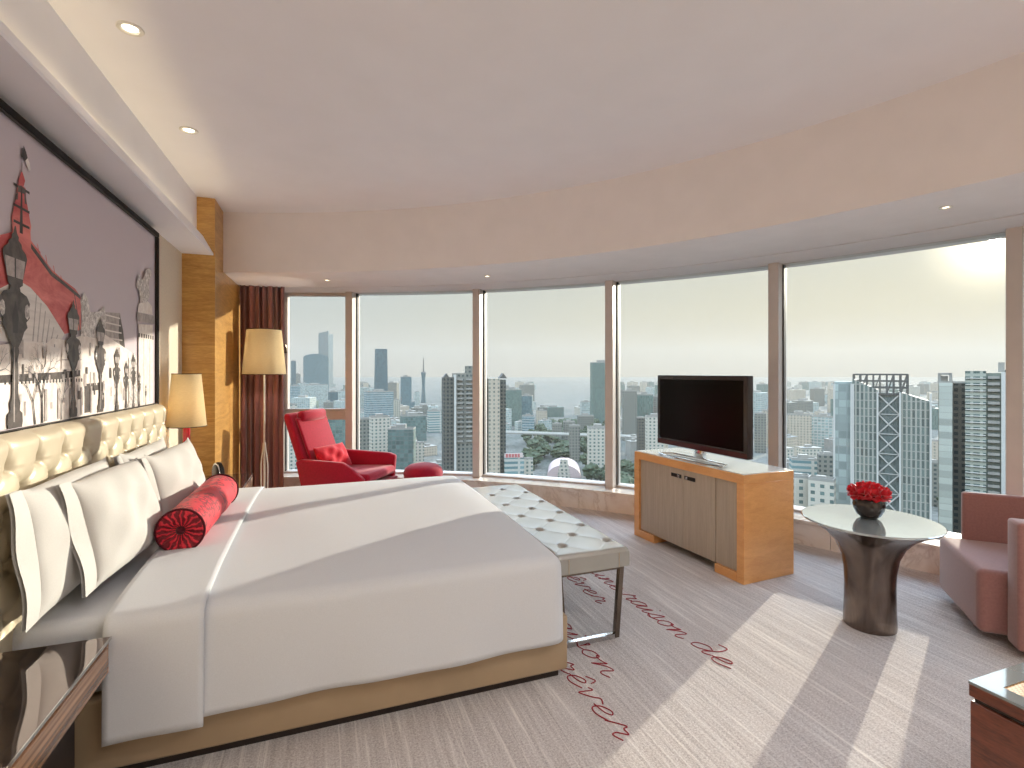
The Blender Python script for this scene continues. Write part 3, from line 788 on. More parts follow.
MB().box(-.418, .418, -.618, .618, .03, .706, .002, 1).build('cabinet_body', M['walnut'], dk)
MB().box(-.40, .40, -.60, .60, 0, .03).build('plinth', M['dark_edge'], dk, smooth=0)

# ------------------------------------------------------------------ framed print over the headboard
# canvas outlines are (distance along the wall, height) in metres
ART = {}
ART['red'] = [(2.317, 1.931),(2.372, 1.952),(2.398, 1.966),(2.388, 2.014),(2.407, 2.067),(2.431, 2.132),(2.445, 2.146),(2.465, 2.153),(2.483, 2.149),(2.491, 2.077),(2.515, 2.007),(2.522, 1.956),(2.586, 1.927),(2.688, 1.877),(2.767, 1.857),(2.902, 1.831),(2.962, 1.801),(2.962, 1.647),(2.799, 1.617),(2.645, 1.721),(2.518, 1.777),(2.411, 1.796),(2.317, 1.801)]
ART['spireball'] = [(2.455, 2.209),(2.469, 2.192),(2.479, 2.177),(2.469, 2.154),(2.441, 2.145),(2.431, 2.16),(2.443, 2.183)]
ART['flag_d'] = [(2.469, 2.308),(2.486, 2.29),(2.497, 2.271),(2.479, 2.253),(2.458, 2.263),(2.462, 2.287)]
ART['flag_w'] = [(2.497, 2.271),(2.511, 2.257),(2.519, 2.233),(2.504, 2.224),(2.479, 2.253)]
ART['pole'] = [(2.456, 2.293),(2.462, 2.295),(2.458, 2.203),(2.453, 2.201)]
ART['glass'] = [(2.515, 1.775),(2.646, 1.721),(2.799, 1.617),(2.74, 1.561),(2.515, 1.558),(2.317, 1.562),(2.317, 1.801),(2.411, 1.796)]
ART['block'] = [(2.317, 1.545),(2.445, 1.562),(2.638, 1.565),(2.688, 1.592),(2.814, 1.591),(2.954, 1.618),(3.135, 1.62),(3.236, 1.647),(3.588, 1.578),(3.725, 1.547),(3.725, 1.231),(2.317, 1.246)]
ART['block2'] = [(2.317, 1.439),(2.758, 1.45),(2.954, 1.459),(2.954, 1.431),(2.758, 1.42),(2.317, 1.411)]
ART['block3'] = [(2.997, 1.393),(3.236, 1.398),(3.236, 1.263),(3.16, 1.258),(3.16, 1.359),(3.064, 1.357),(3.064, 1.255),(2.997, 1.255)]
ART['mansard'] = [(3.185, 1.755),(3.461, 1.78),(3.508, 1.688),(3.55, 1.559),(3.236, 1.554),(3.21, 1.645)]
ART['mansard_d'] = [(3.454, 1.774),(3.508, 1.688),(3.55, 1.559),(3.477, 1.562),(3.439, 1.655)]
ART['wood'] = [(2.954, 1.599),(2.975, 1.704),(2.954, 1.786),(2.997, 1.83),(3.041, 1.798),(3.064, 1.742),(3.16, 1.753),(3.236, 1.792),(3.262, 1.732),(3.236, 1.626),(3.087, 1.597)]
ART['col'] = [(3.758, 1.744),(4.039, 1.762),(4.039, 1.234),(3.758, 1.238)]
ART['cap'] = [(3.722, 1.814),(4.078, 1.826),(4.078, 1.772),(3.74, 1.761)]
ART['capb'] = [(3.762, 1.868),(3.915, 1.912),(4.018, 1.886),(4.039, 1.829),(3.743, 1.816)]
ART['stat'] = [(3.799, 1.878),(3.762, 1.953),(3.708, 1.97),(3.762, 2.052),(3.836, 2.027),(3.895, 2.101),(3.976, 2.129),(4.018, 2.097),(3.955, 2.034),(3.976, 1.946),(3.915, 1.899)]
ART['arch'] = [(3.588, 1.532),(3.725, 1.541),(3.743, 1.236),(3.588, 1.24)]
PX = -1.06
pic = thing('framed_picture', 'wide black-framed print of a red dome and lamp posts above the headboard', 'picture', (XW, 2.65, 1.80))
FY0, FY1, FZ0, FZ1 = 1.05, 4.15, 1.205, 2.402
fr = MB()
for y0, y1, z0, z1 in ((FY0, FY1, FZ0, FZ0+.032), (FY0, FY1, FZ1-.032, FZ1), (FY0, FY0+.032, FZ0+.032, FZ1-.032), (FY1-.032, FY1, FZ0+.032, FZ1-.032)):
    fr.box(XW+.002, PX+.014, y0, y1, z0, z1, .003, 1)
B(fr, 'frame', plain('frame_black', (10, 9, 9), .55, spec=.2), pic)
fr = MB()
for y0, y1, z0, z1 in ((FY0+.028, FY1-.028, FZ0+.028, FZ0+.036), (FY0+.028, FY1-.028, FZ1-.036, FZ1-.028), (FY1-.036, FY1-.028, FZ0+.03, FZ1-.03)):
    fr.box(PX, PX+.011, y0, y1, z0, z1)
B(fr, 'inner_fillet', plain('frame_fillet', (46, 40, 34), .5, .2), pic, smooth=0)
def sky_print():
    t = NT('printed_sky'); co = t.co(); sp = t.n('ShaderNodeSeparateXYZ'); t.l(co, sp.inputs[0])
    h = t.math('ADD', t.math('MULTIPLY', sp.outputs[2], .85), .5)
    f = t.noise(t.map(co, (1, 1, 2.2), rot=(rad(25), 0, 0)), 2.2, 5, .6, .4)
    h = t.math('ADD', h, t.math('MULTIPLY', t.math('SUBTRACT', f, .5), .75))
    t.base(t.ramp(h, [(.05, lin((254, 248, 244))), (.45, lin((246, 238, 236))), (.7, lin((226, 216, 218))), (1, lin((206, 194, 202)))])); t.set(rough=.45); return t.mat
def ink(name, c1, c2, sc=14, st=(1, 1, 1)):
    t = NT(name); f = t.noise(t.map(t.co(), st), sc, 6, .65, .5); t.base(t.ramp(f, [(.35, lin(c1)), (.65, lin(c2))])); t.set(rough=.45); return t.mat
pm = [sky_print(), ink('print_red', (186, 62, 68), (232, 132, 126), 9, (1, .4, 1)), ink('print_cream', (246, 238, 232), (222, 210, 204), 22), ink('print_grey', (150, 140, 140), (196, 186, 182), 26),
      ink('print_iron', (56, 50, 50), (96, 88, 84), 20), ink('print_glass', (214, 206, 202), (240, 232, 228), 8, (1, .3, 3)), ink('print_black', (40, 36, 38), (60, 54, 54), 20), ink('print_leaf', (248, 242, 238), (150, 140, 138), 60)]
pr = MB(); lay = [0]
def ear(poly, mi, same=False):
    if not same: lay[0] += 1
    x = PX+.00003*lay[0]
    bm = bmesh.new(); vs = [bm.verts.new((x, y, z)) for y, z in poly]; f = bm.faces.new(vs)
    f.normal_update()
    if f.normal.x < 0: f.normal_flip()
    bmesh.ops.triangulate(bm, faces=[f]); pr.bm(bm, mi)
def mirr(poly, axis): return [(2*axis-y, z) for y, z in poly]
pr.add([(PX-.004, FY0+.03, FZ0+.03), (PX-.004, FY1-.03, FZ0+.03), (PX-.004, FY1-.03, FZ1-.03), (PX-.004, FY0+.03, FZ1-.03)], [(0, 1, 2, 3)], 0)
AX = 2.455
ear(ART['mansard'], 3); ear(ART['mansard_d'], 4)
for k in range(5):
    z = 1.585+.04*k; ear([(3.22, z), (3.46+.012*(4-k), z), (3.46+.012*(4-k), z+.008), (3.22, z+.008)], 5)
ear(ART['glass'], 5); ear(mirr(ART['glass'], AX), 5)
for k in range(6):
    a = ART['glass']; y = 2.56+.035*k; ear([(y, 1.76-.03*k), (y+.006, 1.757-.03*k), (y-.02, 1.57), (y-.03, 1.57)], 3)
ear(ART['red'], 1); ear(mirr(ART['red'], AX), 1); ear(ART['spireball'], 1); ear(ART['pole'], 4); ear(ART['flag_d'], 6); ear(ART['flag_w'], 5)
for i in range(1, 7):
    y = 2.50+.065*i; ear([(y, 1.99-.030*i), (y+.008, 1.985-.030*i), (y+.075, 1.80-.030*i), (y+.066, 1.80-.030*i)], 4 if i == 6 else 1)
for z in (2.135, 2.06, 2.0): ear([(2.40, z), (2.51, z), (2.51, z+.010), (2.40, z+.010)], 6)
ear([(2.415, 2.105), (2.425, 2.115), (2.43, 2.14), (2.45, 2.15), (2.48, 2.145), (2.485, 2.11), (2.49, 2.09), (2.475, 2.09), (2.472, 2.125), (2.43, 2.12), (2.428, 2.09), (2.412, 2.085)], 4)
ear([(2.45, 2.14), (2.458, 2.14), (2.462, 1.97), (2.44, 1.97)], 6)
ear([(2.52, 1.95), (2.69, 1.868), (2.79, 1.846), (2.955, 1.806), (2.955, 1.79), (2.78, 1.83), (2.68, 1.85), (2.52, 1.93)], 4)
ear(ART['wood'], 7); ear(ART['block'], 2); ear([(FY0+.03, 1.246), (2.33, 1.246), (2.33, 1.545), (2.1, 1.56), (1.6, 1.54), (FY0+.03, 1.58)], 2)
ear(ART['block2'], 4); ear([(FY0+.03, 1.41), (2.32, 1.411), (2.32, 1.439), (FY0+.03, 1.43)], 4); ear(ART['block3'], 4)
for i in range(24):
    y = 2.34+.027*i; ear([(y, 1.405), (y+.012, 1.405), (y+.012, 1.42), (y, 1.42)], 6)
rr = random.Random(4)
for i in range(60):
    y = rr.uniform(2.4, 3.55); z = rr.uniform(1.27, 1.53); w = rr.uniform(.008, .03); h = rr.uniform(.02, .07)
    ear([(y, z), (y+w, z), (y+w, z+h), (y, z+h)], rr.choice([3, 3, 3, 4, 2]))
for i in range(5):
    y = 2.62+.11*i; ear([(y, 1.25), (y+.02, 1.25), (y+.02, 1.38), (y, 1.38)], 3)
ear([(2.62, 1.47), (2.75, 1.47), (2.74, 1.55), (2.64, 1.56)], 5); ear([(2.76, 1.46), (2.96, 1.465), (2.95, 1.56), (2.77, 1.56)], 2); ear([(2.76, 1.50), (2.96, 1.505), (2.96, 1.51), (2.76, 1.506)], 3)
ear(ART['arch'], 7); ear(ART['capb'], 2); ear(ART['col'], 2); ear(ART['cap'], 3)
for k in range(4):
    y = 3.79+.06*k; ear([(y, 1.26), (y+.012, 1.26), (y+.012, 1.66), (y, 1.66)], 3 if k % 2 else 5)
for k in range(7): ear([(3.76+.045*k, 1.665), (3.785+.045*k, 1.665), (3.785+.045*k, 1.69), (3.76+.045*k, 1.69)], 6)
ear(ART['stat'], 7)
# bare trees
def branch(y, z, a, L, w, d):
    y2, z2 = y+L*math.cos(a), z+L*math.sin(a); nx_, nz = -math.sin(a)*w/2, math.cos(a)*w/2
    ear([(y-nx_, z-nz), (y2-nx_*.6, z2-nz*.6), (y2+nx_*.6, z2+nz*.6), (y+nx_, z+nz)], 6, True)
    if d and L > .02:
        for k in (-1, 1): branch(y2, z2, a+k*rr.uniform(.25, .6), L*rr.uniform(.62, .82), w*.62, d-1)
lay[0] += 1; branch(2.60, 1.245, 1.6, .10, .014, 6); branch(2.545, 1.245, 1.75, .09, .010, 5); branch(2.76, 1.245, 1.5, .07, .008, 5); branch(2.20, 1.245, 1.5, .10, .012, 5); branch(1.6, 1.245, 1.6, .12, .012, 5)
LPF = [(0, .075), (.03, .085), (.07, .08), (.085, .05), (.12, .058), (.15, .04), (.17, .034), (.24, .032), (.34, .028), (.38, .045), (.40, .035), (.44, .075), (.48, .10), (.505, .14), (.53, .125), (.555, .165), (.60, .155), (.63, .17), (.665, .13), (.68, .06), (.70, .05), (.715, .085), (.74, .085), (.83, .125), (.855, .135), (.88, .12), (.90, .075), (.92, .07), (.935, .035), (.95, .04), (.965, .02), (1, .006)]
def post(y, z0, z1, f=1.0):
    h = z1-z0; L_ = [(y-w*h*.85*f, z0+t*h) for t, w in LPF]; R__ = [(y+w*h*.85*f, z0+t*h) for t, w in reversed(LPF)]
    ear(L_+R__, 4)
    ear([(y-.075*h*f, z0+.745*h), (y+.075*h*f, z0+.745*h), (y+.095*h*f, z0+.84*h), (y-.095*h*f, z0+.84*h)], 3)
    ear([(y-.006*h, z0+.745*h), (y+.006*h, z0+.745*h), (y+.006*h, z0+.84*h), (y-.006*h, z0+.84*h)], 6)
    for sg in (-1, 1):
        q = [(y+sg*.115*h*f+.022*h*math.cos(k*PI/4), z0+.585*h+.04*h*math.sin(k*PI/4)) for k in range(8)]
        ear(q, 7)
    ear([(y-.02*h, z0+.47*h), (y+.02*h, z0+.47*h), (y+.03*h, z0+.55*h), (y, z0+.63*h), (y-.03*h, z0+.55*h)], 6)
    ear([(y-.016*h, z0+.03*h), (y-.006*h, z0+.03*h), (y-.004*h, z0+.40*h), (y-.010*h, z0+.40*h)], 3)
for a in ((3.895, 1.236, 1.373), (3.771, 1.238, 1.45), (3.664, 1.238, 1.563), (3.547, 1.243, 1.513), (3.402, 1.242, 1.587), (3.178, 1.247, 1.729), (2.872, 1.247, 1.775)): post(*a)
post(2.40, 1.245, 1.985, .95); post(1.60, 1.245, 2.2, .9)
B(pr, 'print', pm, pic, smooth=0, fix=False)

# ------------------------------------------------------------------ sky and sun
SUN = Vector((1.226, .6136, .262)).normalized()
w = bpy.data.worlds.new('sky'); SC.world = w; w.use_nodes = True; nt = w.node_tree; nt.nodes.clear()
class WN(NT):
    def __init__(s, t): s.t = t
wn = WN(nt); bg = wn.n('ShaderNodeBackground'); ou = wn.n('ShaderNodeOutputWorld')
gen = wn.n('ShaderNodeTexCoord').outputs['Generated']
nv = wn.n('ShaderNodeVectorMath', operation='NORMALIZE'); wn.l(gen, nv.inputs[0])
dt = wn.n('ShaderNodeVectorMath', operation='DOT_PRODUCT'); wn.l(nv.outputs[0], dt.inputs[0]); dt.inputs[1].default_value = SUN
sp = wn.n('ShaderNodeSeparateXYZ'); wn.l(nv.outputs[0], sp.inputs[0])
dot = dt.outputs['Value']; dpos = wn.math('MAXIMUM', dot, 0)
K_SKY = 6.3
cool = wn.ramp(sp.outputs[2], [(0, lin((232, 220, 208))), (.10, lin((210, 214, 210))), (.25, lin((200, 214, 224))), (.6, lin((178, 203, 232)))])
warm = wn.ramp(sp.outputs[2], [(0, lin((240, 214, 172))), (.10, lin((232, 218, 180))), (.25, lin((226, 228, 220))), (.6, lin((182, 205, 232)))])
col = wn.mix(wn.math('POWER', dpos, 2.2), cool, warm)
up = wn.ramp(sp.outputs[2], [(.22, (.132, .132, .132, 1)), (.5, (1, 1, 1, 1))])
col = wn.mix(1.0, col, up, 'MULTIPLY')  # upper sky, out of view, brightened to light the room
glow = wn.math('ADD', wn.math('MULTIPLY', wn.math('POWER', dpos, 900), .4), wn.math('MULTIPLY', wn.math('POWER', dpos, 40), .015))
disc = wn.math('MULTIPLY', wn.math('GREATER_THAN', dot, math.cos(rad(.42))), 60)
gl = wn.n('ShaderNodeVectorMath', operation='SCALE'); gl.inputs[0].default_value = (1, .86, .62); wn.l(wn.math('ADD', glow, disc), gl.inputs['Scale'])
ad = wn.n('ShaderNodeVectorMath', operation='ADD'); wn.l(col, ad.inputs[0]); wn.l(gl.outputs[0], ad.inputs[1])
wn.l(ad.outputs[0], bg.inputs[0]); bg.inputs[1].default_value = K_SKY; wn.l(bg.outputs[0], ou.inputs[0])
L = bpy.data.lights.new('sun', 'SUN'); L.energy = 7.4; L.color = (1, .90, .75); L.angle = rad(.7)
o = bpy.data.objects.new('sun', L); COL.objects.link(o); o.rotation_euler = SUN.to_track_quat('Z', 'Y').to_euler(); o.location = SUN*50

# ------------------------------------------------------------------ the city outside
GZ = -92.0
def city_at(px, D):
    lat = (px-512)/FPX*D; return D*SA+lat*CA, D*CA-lat*SA
FAC = {}
TAKEN = []  # footprints already built on: x, y, radius
def free(x, y, r): return all(math.hypot(x-a, y-b) > r+c for a, b, c in TAKEN)
def facade(name, wall, glass, fh=3.2, bay=3.0, wf=.6, hf=.55, band=None, rough=.35):
    """storeys and window bays drawn in the facade's own metres"""
    if name in FAC: return FAC[name]
    t = NT('facade_'+name); sp = t.n('ShaderNodeSeparateXYZ'); t.l(t.co(), sp.inputs[0])
    ge = t.n('ShaderNodeNewGeometry'); sn = t.n('ShaderNodeSeparateXYZ'); t.l(ge.outputs['Normal'], sn.inputs[0])
    u = t.math('ADD', sp.outputs[0], sp.outputs[1])
    fu = t.math('FRACT', t.math('DIVIDE', u, bay)); fz = t.math('FRACT', t.math('DIVIDE', sp.outputs[2], fh))
    m = t.math('MULTIPLY', t.math('LESS_THAN', fu, wf), t.math('LESS_THAN', fz, hf))
    side = t.math('LESS_THAN', t.math('ABSOLUTE', sn.outputs[2]), .5)
    m = t.math('MULTIPLY', m, side)
    cell = t.n('ShaderNodeCombineXYZ'); t.l(t.math('FLOOR', t.math('DIVIDE', u, bay)), cell.inputs[0]); t.l(t.math('FLOOR', t.math('DIVIDE', sp.outputs[2], fh)), cell.inputs[2])
    wn_ = t.n('ShaderNodeTexWhiteNoise'); t.l(cell.outputs[0], wn_.inputs['Vector'])
    wall = (wall[0]*.84, wall[1]*.80, wall[2]*.75); glass = (glass[0]*1.02, glass[1]*.95, glass[2]*.86)
    g = lin(glass); gc = t.mix(wn_.outputs['Value'], tuple(v*.7 for v in g[:3])+(1,), tuple(min(1, v*1.35) for v in g[:3])+(1,))
    c = t.mix(m, lin(wall), gc)
    if band:
        c = t.mix(t.math('MULTIPLY', t.math('LESS_THAN', t.math('FRACT', t.math('DIVIDE', sp.outputs[2], band[0])), band[1]), side), c, lin(band[2]))
    t.base(c); t.set(rough=.75, spec=.3); FAC[name] = t.mat; return t.mat
F_GLASS = facade('blue_glass', (120, 146, 156), (78, 108, 122), 4, 3.0, .8, .8)
F_SLATE = facade('slate_glass', (96, 122, 134), (66, 94, 108), 4, 3.0, .85, .85)
F_PALE = facade('pale_glass', (206, 214, 214), (126, 152, 162), 3.6, 4.0, .72, .6)
F_TEAL = facade('teal_glass', (124, 142, 142), (86, 112, 116), 3.6, 3.4, .85, .8)
F_BAND = facade('banded', (212, 216, 214), (96, 128, 140), 3.8, 60, .97, .5)
F_BLUEBAND = facade('blue_banded', (190, 202, 206), (84, 118, 136), 3.8, 2.6, .9, .62)
F_WHITE = facade('white_flats', (222, 220, 212), (92, 112, 116), 3.1, 3.6, .45, .5)
F_CREAM = facade('cream_flats', (216, 206, 192), (120, 128, 126), 3.1, 3.4, .42, .5)
F_GREY = facade('grey_flats', (150, 152, 146), (66, 76, 80), 3.1, 3.2, .5, .5)
F_DARK = facade('dark_flats', (112, 112, 106), (44, 52, 56), 3.0, 2.8, .55, .55)
F_GREEN = facade('greengrey_tower', (120, 140, 136), (84, 110, 110), 3.8, 2.2, .6, .85)
M['roof'] = plain('roof_concrete', (146, 140, 130), .9, var=.12, scale=.2)
M['steel'] = plain('painted_steel', (190, 184, 174), .5)
M['dsteel'] = plain('weathered_steel', (84, 80, 74), .6)
def frame_at(px, D, phi):
    th = math.atan2(px-512, FPX); x, y = city_at(px, D)
    return (x, y, GZ), -rad(YAW)-th+rad(phi), math.cos(th)
def tower(label, p0, p1, yt, D, mat, phi=18, dep=.7, crown=None, name='tower_block', group=None, cat='building', plant=True):
    while CAMH+(372-yt)/FPX*D-GZ < 24: D *= .94   # keep the roof well above the ground
    loc, rz, ct = frame_at((p0+p1)/2, D, phi)
    W = (p1-p0)*D/FPX*ct; w_ = W/(math.cos(rad(phi))+dep*abs(math.sin(rad(phi)))); d_ = w_*dep; H = CAMH+(372-yt)/FPX*D-GZ
    t = thing(name, label, cat, loc, rz, group); TAKEN.append((loc[0], loc[1], .5*math.hypot(w_, d_)))
    mb = MB()
    if crown == 'arch':
        N = 14; poly = [(-w_/2, 0), (w_/2, 0)]+[(w_/2*math.cos(a), H-w_*.16+w_*.16*math.sin(a)) for a in (PI*k/N for k in range(N+1))]
        mb.prism(poly, -d_/2, d_/2, M=Matrix.Rotation(rad(90), 4, 'X'))
    elif crown == 'slant':
        mb.prism([(-w_/2, 0), (w_/2, 0), (w_/2, H), (-w_/2, H-w_*.28)], -d_/2, d_/2, M=Matrix.Rotation(rad(90), 4, 'X'))
    elif crown == 'taper':
        b_ = [(-.56, -.5), (.56, -.5), (.56, .5), (-.56, .5)]
        vs = [(x*w_, y*d_, 0) for x, y in b_]+[(x*w_*.86, y*d_*.86, H) for x, y in b_]
        mb.add(vs, [(3, 2, 1, 0), (4, 5, 6, 7), (0, 1, 5, 4), (1, 2, 6, 5), (2, 3, 7, 6), (3, 0, 4, 7)])
    else: mb.box(-w_/2, w_/2, -d_/2, d_/2, 0, H)
    mb.build('tower_body', mat, t, smooth=0)
    if not crown:
        q = MB(); e = .35; h = 1.3
        for a in ((-w_/2, w_/2, -d_/2, -d_/2+e), (-w_/2, w_/2, d_/2-e, d_/2), (-w_/2, -w_/2+e, -d_/2+e, d_/2-e), (w_/2-e, w_/2, -d_/2+e, d_/2-e)): q.box(*a, H, H+h)
        q.build('parapet', M['roof'], t, smooth=0)
        if plant:
            MB().box(-w_*.22, w_*.16, -d_*.2, d_*.2, H, H+min(5, w_*.2)).build('rooftop_plant', M['roof'], t, smooth=0)
    return t, w_, d_, H

# left panes
tower('distant slanted-top slate skyscraper rising behind the domed glass tower', 318.5, 329, 331, 3000, F_SLATE, -8, .6, 'slant')
tower('pale slim skyscraper edge right behind the slanted slate skyscraper', 327, 333, 334, 3150, F_PALE, 0, .8, 'slant')
tower('rounded-top blue glass tower seen through the narrow left window', 303.5, 328.5, 354, 1800, F_GLASS, 0, .5, 'arch')
tower('broad pale glass block below the rounded-top tower', 302, 328, 385, 1400, F_PALE, 12)
tower('slim dark tower at the left edge of the narrow window', 291, 296, 361, 1900, F_SLATE, 5, .8)
tower('short grey tower between the left window edge and rounded-top tower', 295, 300.5, 374, 2100, F_GREY, 5)
tower('blue office block at the left edge below the slim dark tower', 290, 300, 386, 1200, F_BLUEBAND, 10)
tower('mid-height blue block right of the pale glass block', 328, 338, 392, 1300, F_SLATE, 10)
tower('pale white-fronted block just left of the first wide mullion', 338, 350, 391, 1250, F_PALE, -10)
tower('dark teal apartment tower behind the red lounge chair back', 325, 349, 418, 520, F_TEAL, 16)
tower('white apartment slab left of the red lounge chair', 281, 297, 405, 430, F_WHITE, 14)
tower('cream apartment slab low behind the red lounge chair', 297, 326, 428, 470, F_CREAM, -12)
# second pane
tower('tall tapered blue-grey skyscraper in the second window pane', 374.5, 387.5, 349, 1300, F_SLATE, 8, .8, 'taper')
tower('flat-topped blue tower left of the needle-like broadcast tower', 400.5, 411.5, 377, 1240, F_GLASS, 8, .7)
tower('low blue annex at the foot of the flat-topped blue tower', 411, 415, 402, 1220, F_GLASS, 8)
tower('hazy slim tower just left of the broadcast tower', 414.5, 419.5, 392, 1400, F_PALE, 6)
tower('hazy stub tower right of the broadcast tower shaft', 422.5, 427, 405, 1200, F_GREY, 6)
tower('wide blue-banded office block in the second window pane', 364, 393.5, 392, 900, F_BLUEBAND, 14, .5)
tower('pale narrow slab joined behind the wide blue-banded block', 392, 400, 400, 930, F_WHITE, 8)
tower('far pinkish block over the left end of the blue-banded block', 363, 368.5, 383, 1900, F_CREAM, 6)
tower('dark teal glass office slab below the flat-topped blue tower', 400, 426.5, 416, 700, F_TEAL, 14, .5)
tower('white block with dark window bands beside the dark apartment tower', 427, 443, 411, 800, F_BAND, 12)
tower('pale flats with white stair cores below the blue-banded block', 369, 390, 417, 470, F_WHITE, 14)
tower('green-glass office block with white frame above the red ottoman', 388, 416, 429, 440, F_TEAL, -10, .6)
tower('striped green and white block at the left edge of the second pane', 357, 369, 419, 420, F_GREY, 14)
tower('small white stepped block right of the green-glass office block', 415, 424, 443, 520, F_WHITE, 12)
# needle broadcast tower
loc, rz, _ = frame_at(423.5, 1560, 0)
bt_ = thing('broadcast_tower', 'needle-like broadcast tower with a narrow waist and mast', 'tower', loc, rz)
H1 = CAMH-GZ-2; prof = [(8, 0), (5.6, H1*.3), (4.6, H1*.55), (5.2, H1*.8), (7.6, H1*1.0)]
MB().lathe(prof, 20).build('lattice_shaft', F_SLATE, bt_)
MB().lathe([(7.6, H1*1.0), (6, H1*1.02), (2.6, H1*1.03), (2, H1*1.12), (1.4, H1*1.4), (.4, H1*1.53)], 12).build('mast', M['dsteel'], bt_)

# dark apartment tower with balconies behind the second mullion
loc, rz, ct = frame_at(474, 400, 8)
u_ = 400/FPX*ct
ap = thing('apartment_tower', 'tall dark apartment tower with stacked balconies behind the second mullion', 'building', loc, rz)
def Hy(y, D): return CAMH+(372-y)/FPX*D-GZ
H = Hy(374.5, 400)
MB().box(-31*u_, -21*u_, -9, 12, 0, H-2).build('wing', F_DARK, ap, smooth=0)
MB().box(-20*u_, 12*u_, -6, 14, 0, H+1).build('wing', F_GREY, ap, smooth=0)
MB().box(13*u_, 24*u_, -10, 12, 0, H-3).build('wing', F_CREAM, ap, smooth=0)
MB().box(24*u_, 31*u_, -6, 14, 0, H-4).build('wing', F_DARK, ap, smooth=0)
MB().box(-8*u_, 2*u_, -2, 8, H+1, Hy(366, 400)).build('lift_tower', F_GREY, ap, smooth=0)
MB().box(-21.2*u_, -19.2*u_, -11, -5, 0, H).build('white_rib', M['steel'], ap, smooth=0)
for x in (-28, 29):
    MB().prism([(x*u_-3, 0), (x*u_+3, 0), (x*u_, 4)], -4, 4, M=Matrix.Translation((0, 0, H-3)) @ Matrix.Rotation(rad(90), 4, 'X')).build('roof_cap', M['dsteel'], ap, smooth=0)
for k in range(26):
    z = H-4-3.6*k
    if z < 40: break
    for x0, x1 in ((-18, -12), (-9, -3), (0, 6)):
        q = MB(); q.box(x0*u_, x1*u_, -7.6, -6, z-.35, z); q.box(x0*u_, x1*u_, -7.6, -7.4, z, z+1.0); q.build('balcony', M['roof'], ap, smooth=0)

# third and fourth panes
tower('blue-grey office tower directly right of the dark apartment tower', 503, 521.5, 390, 900, F_GREEN, 10, .6)
tower('taller-rear blue tower beside the blue-grey office tower', 521, 533, 396, 950, F_GLASS, -8, .6)
tower('lower pale front of the paired blue towers in the third pane', 522, 534.5, 416, 880, F_BLUEBAND, -8, .5)
tower('beige slab standing alone in haze right of the paired towers', 536, 547, 411, 1500, F_CREAM, 8)
tower('faint low block in the hazy gap, left part', 552, 562, 424, 3600, F_GREY, 8)
tower('faint low block in the hazy gap, right part', 563, 575, 422, 3900, F_GREY, 8)
tower('tall slim green-grey tower just left of the third mullion', 590, 613, 363, 900, F_GREEN, 12, .6)
tower('pale block stepping up beside the slim green-grey tower', 580, 592, 402, 1000, F_PALE, 10)
tower('dark block at the foot of the slim green-grey tower', 577, 594, 416, 880, F_GREY, 10)
tower('low grey flats in the hazy third pane', 569, 580, 426, 540, F_GREY, 10)
tower('white block with a window grid low before the slim green-grey tower', 587, 609, 428, 455, F_WHITE, 6)
sg_, w_, d_, H = tower('white office building with a red rooftop sign right of the second mullion', 503, 524, 456.5, 400, F_BAND, 8, .6, plant=False)
sb = MB().box(-w_/2, w_/2-1, -d_/2-.3, -d_/2+.3, H-.2, H+3.2).build('sign_board', plain('sign_cream', (206, 186, 176), .7), sg_, smooth=0)
mb = MB(); rr = random.Random(2); x = -w_/2+1
while x < w_/2-3:
    wd = 1.5
    for z in (.4, 1.4, 2.4): mb.box(x, x+wd, -d_/2-.5, -d_/2-.3, H+z-.15, H+z+.35)
    for xx in (x, x+wd-.4): mb.box(xx, xx+.4, -d_/2-.5, -d_/2-.3, H+.3, H+2.8)
    x += 2.3
mb.build('sign_characters', plain('sign_red', (186, 44, 52), .6), sb, smooth=0)
tower('white stair block attached beyond the red-sign building', 523.5, 533, 459, 405, F_WHITE, 8, .5)
tower('stepped grey apartment tower right of the third mullion', 622, 637, 391, 700, F_GREY, 12)
tower('broad grey-green apartment tower left of the television', 636, 653, 395, 720, F_GREEN, 10)
tower('grey apartment tower half hidden behind the television', 652, 668, 397, 740, F_GREY, 10)
tower('dark narrow flats in front of the grey-green tower', 636.5, 646, 418, 520, F_DARK, 8)
tower('white apartment tower with window grid beside the television', 645, 664, 417, 480, F_WHITE, 8)
tower('slim grey tower between the television and the fourth mullion', 754, 766, 414, 600, F_GREY, 10)
tower('cream tower against the fourth mullion', 762, 778, 411, 640, F_CREAM, 8)
tower('apartment tower standing hidden behind the television', 690, 740, 405, 800, F_GREY, 10)
# fifth pane
tower('broad cream apartment block right of the fourth mullion', 787, 811.5, 415, 620, F_CREAM, 6, .6)
tower('paler grey-cream block beside the broad cream apartment block', 811, 836, 417, 640, F_PALE, -10, .6)
tower('low office building with white bands under the cream blocks', 789, 818, 459, 360, F_BAND, 10)
tower('low grey stepped building against the lattice-topped tower', 817, 838, 455, 340, F_GREY, 10)
tower('low white residential block nearest the wooden cabinet end', 787, 811, 477, 235, F_WHITE, 12)
tower('low white roofed block left of the lattice-topped tower foot', 808, 836, 480, 225, F_WHITE, -8)
tower('hazy block in the gap between the two nearest towers', 926, 940, 441, 700, F_CREAM, 8)
tower('lower dark flats in the gap between the two nearest towers', 924, 942, 462, 360, F_GREY, 8)

